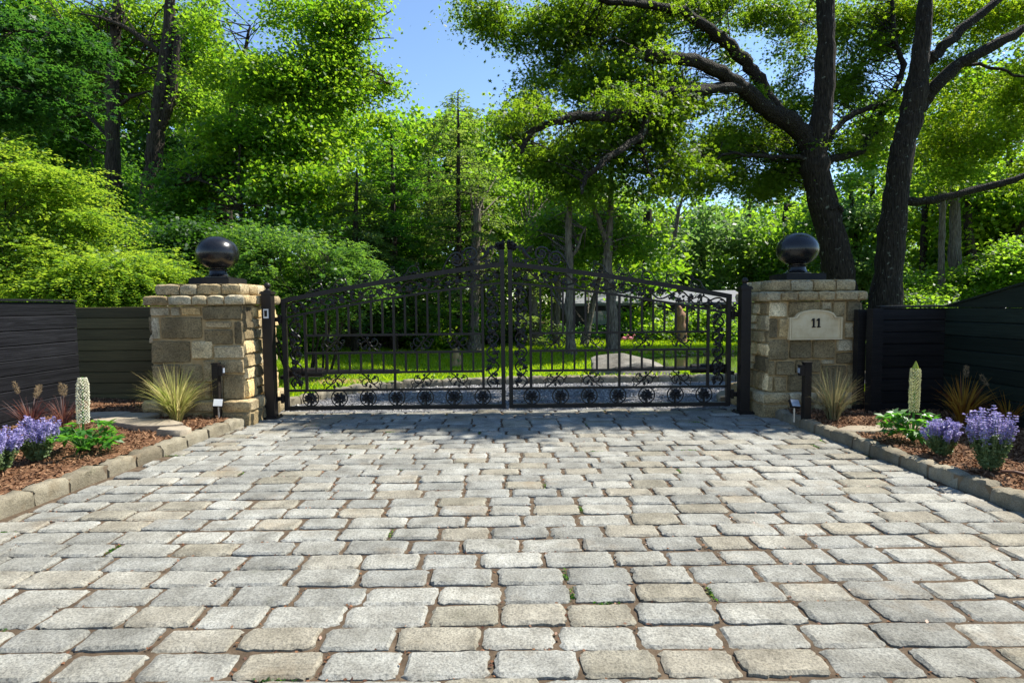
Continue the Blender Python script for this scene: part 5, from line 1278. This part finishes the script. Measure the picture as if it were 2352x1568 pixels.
# understory at the far side of the lawn
UG = 'understory shrubs along the far lawn edge'
und = [('dark understory shrub behind the dark stem cluster', 800, 735, 15.5, 80, 45, M_mid), ('dark understory shrub under the dark hemlock', 920, 745, 16.5, 80, 45, M_dark), ('understory shrub left of the flared brown trunk', 1010, 755, 16, 60, 36, M_mid),
       ('understory shrub right of the gate centre', 1150, 752, 18, 60, 40, M_mid), ('dark hedge like shrub behind the leaning flared trunk', 1230, 772, 19.5, 70, 26, M_dark), ('dark hedge like shrub behind the slim grey trunk', 1330, 775, 20, 70, 26, M_dark),
       ('dark hedge like shrub behind the forked grey tree', 1440, 770, 19.5, 70, 30, M_dark), ('shrub left of the broken snag', 1520, 755, 19, 50, 40, M_mid), ('shrub right of the broken snag above the pond bank', 1620, 755, 18.5, 60, 45, M_mid), ('shrub above the pond behind the right gate post', 1720, 750, 18, 60, 50, M_mid),
       ('yellow green shrub behind the left gate hinge', 650, 770, 13, 60, 40, M_bright), ('shrub behind the raked fence', 2230, 660, 19, 90, 50, M_mid), ('shrub behind the flat topped fence panel', 2120, 670, 18, 60, 50, M_mid), ('shrub at the right picture edge above the raked fence', 2350, 600, 18, 70, 60, M_mid)]
for k, (lab, u, v, Y, ru, rv, mt) in enumerate(und):
    b = P(u, v + rv, Y)
    shrub('understory_shrub', lab, [B(u, v, Y, ru, rv, 1.0), B(u - ru * .5, v + rv * .4, Y - .3, ru * .6, rv * .7, .8), B(u + ru * .5, v + rv * .3, Y + .3, ru * .6, rv * .8, .8)], mt, int(90 + ru * rv / 16), 44, .26, .12, 400 + k, (b.x, b.y, .15), flat=.4, nst=4, group=UG)
# shaded trunks in the wood at the right
RG = 'shaded trunks in the wood behind the raked fence'
for k, (lab, u, Y, r_, lean) in enumerate((('thin pale trunk left of the others above the flat fence corner', 2160, 19, .10, 3), ('thicker grey trunk above the start of the raked fence', 2196, 20, .20, -3), ('dark trunk leaning right above the raked fence', 2250, 21, .16, -25), ('dark trunk near the right picture edge', 2300, 22, .18, 4), ('broad trunk at the right picture edge', 2335, 21, .26, 6), ('dim trunk between the second oak and the flat fence corner', 2120, 23, .13, 2))):
    gen_tree('shaded_trunk', lab, 'tree', RG, [([(u, 740), (u + lean * .4, 640), (u + lean, 540), (u + lean * 1.2, 430)], [r_ * 1.2, r_, r_ * .9, r_ * .7], Y)], [B(u + lean, 420, Y + 1, 50, 30)], M_mid, M_bark3 if k < 2 else M_bark2, 40, 40, .4, .14, 450 + k)
# bare twiggy tree
rs = random.Random(77); b = P(1545, 700, 24); root = thing('bare_tree', (b.x, b.y, .1), 'bare twiggy tree rising into the small sky gap right of the oak leaves', 'tree'); mb = MB()
w0 = limb(mb, [P(u, v, 24) - root.location for u, v in ((1543, 720), (1545, 600), (1553, 520), (1568, 450), (1580, 400))], [.12, .10, .08, .05, .02], rs, 7, .02)
for k in range(34):
    o = w0[rs.randrange(len(w0) // 3, len(w0))]; d = Vector((rs.uniform(-1, 1), rs.uniform(-.6, .6), rs.uniform(.5, 1.3))) * rs.uniform(.6, 1.4)
    e = o + d; mb.tube([o, o + d * .5 + Vector((0, 0, -.05)), e], [.022, .014, .006], 4)
    for j in range(4): mb.tube([o + d * rs.uniform(.3, .9), o + d + Vector((rs.uniform(-.6, .6), rs.uniform(-.3, .3), rs.uniform(.1, .7)))], [.009, .004], 3)
mb.build('trunk', M_bark3, root)

# ------------------------------------------------------------------ lawn grass, boulder, bits on the lawn
n = 120000; px = nrng.uniform(-8.5, 6.5, n); py = 7.1 + 11.5 * nrng.random(n) ** 1.25
k = np.array([(not in_gravel(a, b_)) and not in_gravel(a, b_ - .12) and not in_gravel(a, b_ + .12) and pond_d(a, b_) > 1.13 and not (abs(a) < 3.0 and b_ < 7.4) and not (a < -2.9 and b_ < 7.5) and not (a > 2.8 and b_ < 7.3) for a, b_ in zip(px, py)])
k &= ~((np.hypot((px + 2.75) * 1.25, (py - 8.95) * 2.6) < .9) & (nrng.random(len(px)) < .8))
px, py = px[k], py[k]; pz = np.array([lawn_z(a, b_) for a, b_ in zip(px, py)])
n = len(px); dirs = nrng.normal(size=(n, 3)) * .45; dirs[:, 2] = 1; dirs = unit(dirs)
hgt = nrng.uniform(.03, .075, n) * (1 + .25 * (py > 12)); sd_ = unit(np.cross(dirs, nrng.normal(size=(n, 3)))); wv = (.006 + .0004 * py)[:, None]
b0 = np.stack([px, py, pz - .005], 1); V = np.stack([b0 - sd_ * wv, b0 + sd_ * wv, b0 + dirs * hgt[:, None] + sd_ * wv * .3, b0 + dirs * hgt[:, None] - sd_ * wv * .3], 1).reshape(-1, 3)
F = np.arange(n * 4).reshape(-1, 4)
tag(mesh_np('lawn_grass', V, F, nrng.random(n), M_grass), 'short bright green grass of the lawn behind the gate', 'grass', kind='stuff')

def rock(name, c, dims, seed, label, mat, rotz=0.0, tops=()):
    import bmesh
    from mathutils import noise as mn
    bm = bmesh.new(); bmesh.ops.create_icosphere(bm, subdivisions=5, radius=1)
    rs = random.Random(seed); planes = []
    for k in range(16):
        nv = Vector((rs.gauss(0, 1), rs.gauss(0, 1), rs.gauss(0, .7))).normalized(); planes.append((nv, rs.uniform(.62, .92)))
    planes += [(Vector(t[:3]).normalized(), t[3]) for t in tops]
    for v in bm.verts:
        p = v.co.copy()
        for nv, d in planes:
            q = p.dot(nv)
            if q > d: p -= nv * (q - d) * .92
        p += p.normalized() * (mn.noise(p * 2.2 + Vector((seed, 0, 0))) * .06 + mn.noise(p * 6) * .025 + mn.noise(p * 17) * .010)
        v.co = Vector((p.x * dims[0], p.y * dims[1], p.z * dims[2]))
    me = bpy.data.meshes.new(name); bm.to_mesh(me); bm.free(); me.materials.append(mat)
    a = me.attributes.new('tint', 'FLOAT', 'FACE'); a.data.foreach_set('value', np.full(len(me.polygons), .4, dtype=np.float32))
    o = bpy.data.objects.new(name, me); COL.objects.link(o); o.location = c; o.rotation_euler = (0, R(6), rotz); smooth_by_angle(o, 28)
    return tag(o, label, 'boulder')
c = P(1458, 846, 10.9)
rock('boulder', (2.20, 10.15, .05), (1.05, .60, .40), 5, 'large flat grey boulder on the lawn beside the pond', M_rock, .15, ((.3, -.1, 1, .62), (.75, -.2, .75, .55), (-.8, -.3, .9, .66)))
rock('boulder', (2.62, 9.75, .05), (.30, .2, .13), 9, 'small low stone at the pond edge in front of the big boulder', M_rock, .5)
# stump, snag, pink ornaments
rs = random.Random(5)
c = P(1047, 846, 11.3); root = thing('tree_stump', (c.x, 11.3, .1), 'short pale tree stump on the lawn behind the left gate leaf', 'stump')
mb = MB(); limb(mb, [(0, 0, -.05), (0, 0, .05), (.01, 0, .2), (.0, 0, .34)], [.10, .075, .065, .07], rs, 12, .004, .08); limb(mb, [(.05, -.02, -.05), (.085, -.02, .08), (.09, -.01, .2)], [.05, .04, .03], rs, 8, .004)
o = mb.build('stump_wood', M_wood_pale, root); smooth_by_angle(o, 50)
mb = MB()
for k in range(5): cast_leaf(mb, lambda x, z, d=0: Vector((x, -.05 + d, z)), rs.uniform(-.05, .08), rs.uniform(.04, .1), .08, rs.uniform(.5, 2.6), rs)
mb.build('stump_shoots', M_plant, root)
c = P(1566, 796, 17.4); root = thing('tree_snag', (c.x, 17.4, .1), 'broken reddish brown dead trunk at the far side of the pond', 'dead tree')
mb = MB(); limb(mb, [(0, 0, -.1), (-.01, 0, .2), (-.03, 0, .6), (-.05, 0, .85), (-.10, 0, 1.1)], [.19, .15, .14, .13, .03], rs, 12, .008, .1); limb(mb, [(.06, 0, .4), (.14, 0, .65), (.16, 0, .84)], [.07, .06, .012], rs, 8, .006, .12)
o = mb.build('snag_wood', M_snag, root); smooth_by_angle(o, 50)
for (u, lab) in ((1434, 'pink garden bird ornament on the far lawn, left of a pair'), (1449, 'pink garden bird ornament on the far lawn, right of a pair')):
    c = P(u, 800, 16.5); root = thing('garden_ornament', (c.x, 16.5, .09), lab, 'ornament', 'pair of pink ornaments on the far lawn')
    mb = MB(); mb.tube([(-.09, 0, .19), (-.04, 0, .21), (.03, 0, .20), (.06, 0, .22), (.075, 0, .29), (.10, 0, .31), (.13, 0, .285)], [.01, .045, .05, .02, .014, .018, .006], 8); mb.build('body', M_pink, root)
    mb = MB(); mb.tube([(0, 0, .17), (0, 0, -.03)], .007, 5); mb.build('leg', M_iron, root)
# bank litter round the pond
n = 5000; a = nrng.uniform(0, 2 * PI, n); q = nrng.uniform(.98, 1.2, n); px = nrng.uniform(2.6, 13.5, n); py = nrng.uniform(13.7, 15.6, n)
k = px > 0; px, py = px[k], py[k]; pz = np.array([lawn_z(x, y) for x, y in zip(px, py)]) + .01
V, F, T = leaves(np.stack([px, py, pz], 1), nrng.uniform(.06, .13, len(px)), nrng.random(len(px)), T_leaf, nrng, .7)
M_bank = m_leaf('bank_litter', (0.20, 0.13, 0.08), (0.46, 0.33, 0.23), (.2, .12, .06), (.3, .2, .1), .1)
tag(mesh_np('bank_leaf_litter', V, F, T, M_bank), 'pale brown leaf litter on the far bank of the pond', 'leaf litter', kind='stuff')

# low dark outbuilding beyond the lawn
bx0, bx1, by = 2.0, 8.6, 21.6; root = thing('outbuilding', ((bx0 + bx1) / 2, by, .15), 'low dark outbuilding with a pale roof among the trees beyond the lawn', 'building'); W_ = bx1 - bx0
mb = MB(); mb.box((0, 1.6, .55), (W_, 3.2, 1.2)); mb.build('wall', M_board_dark, root)
mb = MB(); vs = [(-W_ / 2 - .25, -.3, 1.16), (W_ / 2 + .25, -.3, 1.16), (W_ / 2 + .25, 1.6, 1.62), (-W_ / 2 - .25, 1.6, 1.62), (-W_ / 2 - .25, 3.5, 1.16), (W_ / 2 + .25, 3.5, 1.16)]
vs += [(x, y, z - .09) for x, y, z in vs]; mb.add(vs, [(0, 1, 2, 3), (3, 2, 5, 4), (7, 6, 9, 8), (8, 9, 10, 11), (0, 6, 7, 1), (4, 5, 11, 10), (0, 3, 9, 6), (3, 4, 10, 9), (1, 7, 8, 2), (2, 8, 11, 5)])
mb.build('roof', M_roof, root)
for k in range(3):
    mb = MB(); mb.box((-2 + k * 2, -.012, .62), (.7, .03, .5)); mb.build('window', M_glass, root)
# moss and small weeds in a few joints
wp = []
for k in range(46):
    cx_, cy_, ty_ = JN[nrng.integers(0, len(JN))]
    for j in range(int(nrng.integers(8, 30))): wp.append((cx_ + (nrng.normal() * .005 if ty_ > .5 else nrng.normal() * .035), cy_ + (nrng.normal() * .03 if ty_ > .5 else nrng.normal() * .005), -.009 + nrng.random() * .008))
wp = np.array(wp); V, F, T = leaves(wp, nrng.uniform(.010, .022, len(wp)), nrng.random(len(wp)), T_leaf, nrng, .5)
tag(mesh_np('joint_moss', V, F, T, M_dark), 'small green moss and weed sprigs in the cobble joints', 'moss', kind='stuff')

# ------------------------------------------------------------------ garden plants in the beds
def blades(pos0, n, h, spread, w, rs, droop=.9, lean=(0, 0)):
    """arching grass blades from a tuft: returns V, F, T with 5 segment ribbons"""
    V, F, T = [], [], []; S = 6; o = 0
    for k in range(n):
        a = rs.uniform(0, 2 * PI); l = h * rs.uniform(.55, 1.15); out = spread * rs.uniform(.1, 1.0) ** .8
        d = Vector((math.cos(a), math.sin(a), 0)); b = Vector(pos0) + d * rs.uniform(0, .05) ; sd = Vector((-d.y, d.x, 0)) 
        sd = (sd + d * rs.uniform(-.8, .8)).normalized(); tn = rs.random(); ww = w * rs.uniform(.6, 1.2)
        dr = droop * rs.uniform(.3, 1.2)
        for j in range(S):
            t = j / (S - 1); p = b + d * (out * t ** 1.4) + Vector((lean[0] * t, lean[1] * t, l * (t - .42 * dr * t ** 2.6 * (out / max(spread, .01)))))
            hw = ww * (1 - t ** 2) * .5 + .0006
            V += [tuple(p - sd * hw), tuple(p + sd * hw)]
        for j in range(S - 1): F.append((o + 2 * j, o + 2 * j + 1, o + 2 * j + 3, o + 2 * j + 2)); T.append(tn)
        o += 2 * S
    return np.array(V), np.array(F), np.array(T)
def tuft(name, label, loc, h, spread, n, w, mat, seed, heads=0, group=None, catg='ornamental grass', droop=.9, lean=(0, 0), hmul=1.15):
    rs = random.Random(seed); root = thing(name, loc, label, catg, group)
    V, F, T = blades((0, 0, 0), n, h, spread, w, rs, droop, lean); mesh_np('blades', V, F, T, mat, root)
    for k in range(heads):
        a = rs.uniform(0, 2 * PI); d = Vector((math.cos(a), math.sin(a) * .6, 0)) * spread * rs.uniform(.3, .9); z = h * hmul * rs.uniform(.85, 1.1)
        mb = MB(); mb.tube([(0, 0, 0), d * .35 + Vector((0, 0, z * .55)), d * .8 + Vector((0, 0, z * .95))], [.0022, .002, .0018], 4)
        st = mb.build('flower_stalk', mat, root)
        tip = d * .8 + Vector((0, 0, z * .95)); ax = (d * .5 + Vector((0, 0, z * .5))).normalized(); nr = np.random.default_rng(seed + k)
        m_ = 170; t = nr.random(m_); an = nr.random(m_) * 6.28; rr = .011 * np.sin(np.clip(t, .05, 1) * PI) ** .5; X = Vector(ax).orthogonal().normalized(); Yv = ax.cross(X)
        pp = np.array([tuple(tip + ax * (.115 * tt) + (X * math.cos(aa) + Yv * math.sin(aa)) * r_) for tt, aa, r_ in zip(t, an, rr)])
        dd = np.array([tuple((X * math.cos(aa) + Yv * math.sin(aa)) + ax * .9) for aa in an])
        V, F, T = leaves(pp, np.full(m_, .020), nr.random(m_), T_needle, nr, 0, dd * 3, .3); mesh_np('seed_head', V, F, T, M_seed, st)
    return root
c = G(424, 958, .11); tuft('fountain_grass', 'straw coloured tuft of ornamental grass before the plain stone pillar', (c.x + .02, 5.93, .10), .60, .40, 460, .008, M_strawgrass, 501, droop=1.4)
c = G(1914, 964, .09); tuft('fountain_grass', 'grey green tuft of ornamental grass before the number 11 pillar', (c.x, c.y, .09), .52, .30, 300, .006, M_bluegrass, 502, droop=1.0)
PG = 'purple and red fountain grasses in the beds'
c = G(72, 984, .12); tuft('purple_fountain_grass', 'purple fountain grass behind the bluish flowers at the left fence, with fluffy seed heads', (c.x, c.y, .12), .30, .25, 140, .0075, M_purplegrass, 503, 3, PG)
c = G(146, 975, .12); tuft('purple_fountain_grass', 'purple fountain grass behind the left white flower spike', (c.x, c.y, .12), .30, .24, 90, .0065, M_purplegrass, 504, 2, PG)
c = G(2210, 972, .10); tuft('purple_fountain_grass', 'red and gold fountain grass right of the right flower spike, by the raked fence', (c.x, c.y, .10), .46, .34, 150, .016, M_goldgrass, 505, 1, PG, droop=1.2)
c = G(2316, 978, .10); tuft('purple_fountain_grass', 'thin red fountain grass at the far right behind the tall blue flowers', (c.x, c.y, .10), .36, .30, 90, .013, M_goldgrass, 506, 2, PG, droop=1.1)

def catmint(label, loc, r, h, seed, nst=70, ff=.42):
    rs = random.Random(seed); nr = np.random.default_rng(seed); root = thing('catmint', loc, label, 'flowering plant', 'blue flowering catmints')
    mb = MB(); lp, fp, ld, fd = [], [], [], []
    for k in range(nst):
        a = rs.uniform(0, 2 * PI); q = rs.random() ** .55; d = Vector((math.cos(a), math.sin(a), 0)); b = d * (r * .28 * q)
        hh = h * rs.uniform(.72, 1.06) * (1 - .18 * q); tip = d * (r * q) + Vector((rs.uniform(-.02, .02), rs.uniform(-.02, .02), hh))
        pts = [b, b.lerp(tip, .5) + d * (.02 * q), tip]; mb.tube(pts, [.0022, .002, .0013], 4, cap=False)
        for t in np.linspace(.10, 1 - ff, 11):
            p = b.lerp(tip, t)
            for e in range(4):
                an = rs.uniform(0, 6.28); dv = Vector((math.cos(an), math.sin(an), .25)); lp.append(p + dv * .014 * rs.uniform(.5, 1.5)); ld.append(dv)
        for t in np.linspace(1 - ff, 1.0, 9):
            p = b.lerp(tip, t)
            for e in range(6):
                an = rs.uniform(0, 6.28); dv = Vector((math.cos(an), math.sin(an), .3)); fp.append(p + dv * .011 * rs.uniform(.4, 1.4)); fd.append(dv)
    mb.build('stems', M_catleaf, root); A = lambda x: np.array([tuple(q) for q in x])
    V, F, T = leaves(A(lp), nr.uniform(.016, .030, len(lp)), nr.random(len(lp)), (np.array([(-.5, 0, 0), (0, -.38, .06), (.5, 0, -.04), (0, .38, .06)]), [(0, 1, 2, 3)]), nr, .4, A(ld) * 1.5, .5); mesh_np('foliage', V, F, T, M_catleaf, root)
    V, F, T = leaves(A(fp), nr.uniform(.010, .019, len(fp)), nr.random(len(fp)), (np.array([(-.5, 0, 0), (0, -.42, .1), (.5, 0, -.1), (0, .42, .1)]), [(0, 1, 2, 3)]), nr, .2, A(fd), .6); mesh_np('flowers', V, F, T, M_catflower, root)
for (u, v, z, r_, h_, lab, sd_) in ((88, 1056, .11, .145, .34, 'bluish flowering catmint between the left kerb and the purple grass, rightmost of the left pair', 511), (-2, 1082, .11, .13, .32, 'bluish flowering catmint cut by the left picture edge', 512),
                                    (2162, 1044, .095, .125, .28, 'smaller bluish flowering catmint beside the right white flower spike', 513), (2274, 1079, .095, .135, .44, 'tallest bluish flowering catmint, at the far right by the raked fence', 514)):
    c = G(u, v, z); catmint(lab, (c.x, c.y, z), r_, h_, sd_, 62, .36)
def spike_plant(label, loc, h0, hs, rad, seed, pet, tilt=0.0, greentip=True, lr=.24):
    rs = random.Random(seed); nr = np.random.default_rng(seed); root = thing('foxtail_lupin', loc, label, 'flowering plant', 'white flower spikes')
    ax = Vector((math.sin(tilt), 0, math.cos(tilt)))
    # palmate leaves on stalks
    mb = MB(); lp, ld, ls = [], [], []
    for k in range(48):
        a = rs.uniform(0, 2 * PI); q = rs.uniform(.3, 1); d = Vector((math.cos(a), math.sin(a), 0)); e = d * (lr * q) + Vector((0, 0, h0 * rs.uniform(.25, 1.0) * (1.15 - .4 * q)))
        mb.tube([(0, 0, 0), e * .5 + Vector((0, 0, .03)), e], [.004, .003, .002], 5, cap=False)
        for j in range(6):
            an = a + (j - 2.5) * .5 + rs.uniform(-.15, .15); lp.append(e); ld.append(Vector((math.cos(an), math.sin(an), rs.uniform(-.35, .15)))); ls.append(rs.uniform(.06, .105))
    mb.tube([(0, 0, 0), ax * h0, ax * (h0 + hs)], [.009, .009, .004], 7)
    mb.build('stem', M_plant, root); A = lambda x: np.array([tuple(q) for q in x])
    V, F, T = leaves(A(lp), np.array(ls), nr.random(len(lp)), (np.array([(0, 0, 0), (.45, -.19, .05), (1, 0, -.14), (.45, .19, .05)]), [(0, 1, 2, 3)]), nr, 1.0, A(ld) * 4, .25); mesh_np('leaves', V, F, T, M_plant, root)
    X = ax.orthogonal().normalized(); Yv = ax.cross(X); mb = MB(); n = int(hs / .0125)
    for k in range(n):
        t = k / n; m_ = 11; rr = rad * (.80 + .28 * math.sin(min(1, t * 3 + .3) * PI / 2)) * (1 - max(0, t - .82) / .18 * .55) * rs.uniform(.96, 1.04)
        if greentip and t > .90: continue
        for j in range(m_):
            an = 2 * PI * (j + .5 * (k % 2)) / m_ + rs.uniform(-.1, .1); o = X * math.cos(an) + Yv * math.sin(an); p = ax * (h0 + hs * t) + o * rr * .78
            s_ = rs.uniform(.0085, .0125)
            # one small cupped floret
            q = [p - ax * s_ * .8, p + o.cross(ax) * s_ * .8 + o * s_ * .4, p + ax * s_ * .75 + o * s_ * .7, p - o.cross(ax) * s_ * .8 + o * s_ * .4, p + o * s_ * 1.25 - ax * .001]
            mb.add(q, [(0, 1, 4), (1, 2, 4), (2, 3, 4), (3, 0, 4)], 0, rs.random())
    fl = mb.build('flower_spike', pet, root); 
    if greentip:
        mb = MB(); mb.tube([ax * (h0 + hs * .86), ax * (h0 + hs * .92), ax * (h0 + hs * .98), ax * (h0 + hs * 1.04)], [rad * .75, rad * .6, rad * .35, .002], 9, jit=.12, rng=rs); mb.build('bud_tip', M_catleaf2, root)
M_catleaf2 = m_leaf('spike_tip', (0.30, 0.36, 0.05), (0.40, 0.44, 0.08), (.4, .5, .05), (.5, .55, .1), .3)
c = G(192, 1036, .115); spike_plant('white flower spike with a green leafy base in the left bed', (c.x, c.y, .115), .235, .37, .042, 521, M_petal, .04, False)
c = G(2096, 1012, .095); spike_plant('cream flower spike with a green tip and leafy base in the right bed', (c.x, c.y, .095), .25, .40, .036, 522, M_petal2, .01, True, .21)
# irrigation pipe
c0, c1 = G(2298, 1086, .10), G(2400, 1102, .10)
mb = MB(); w = [c0, c0.lerp(c1, .35) + Vector((0, .01, .01)), c0.lerp(c1, .7), c1]; mb.tube([Vector(p) + Vector((0, 0, .012)) for p in w], .011, 8)
o = mb.build('irrigation_pipe', M_pipe); tag(o, 'short brown irrigation pipe lying on the mulch at the lower right', 'pipe')
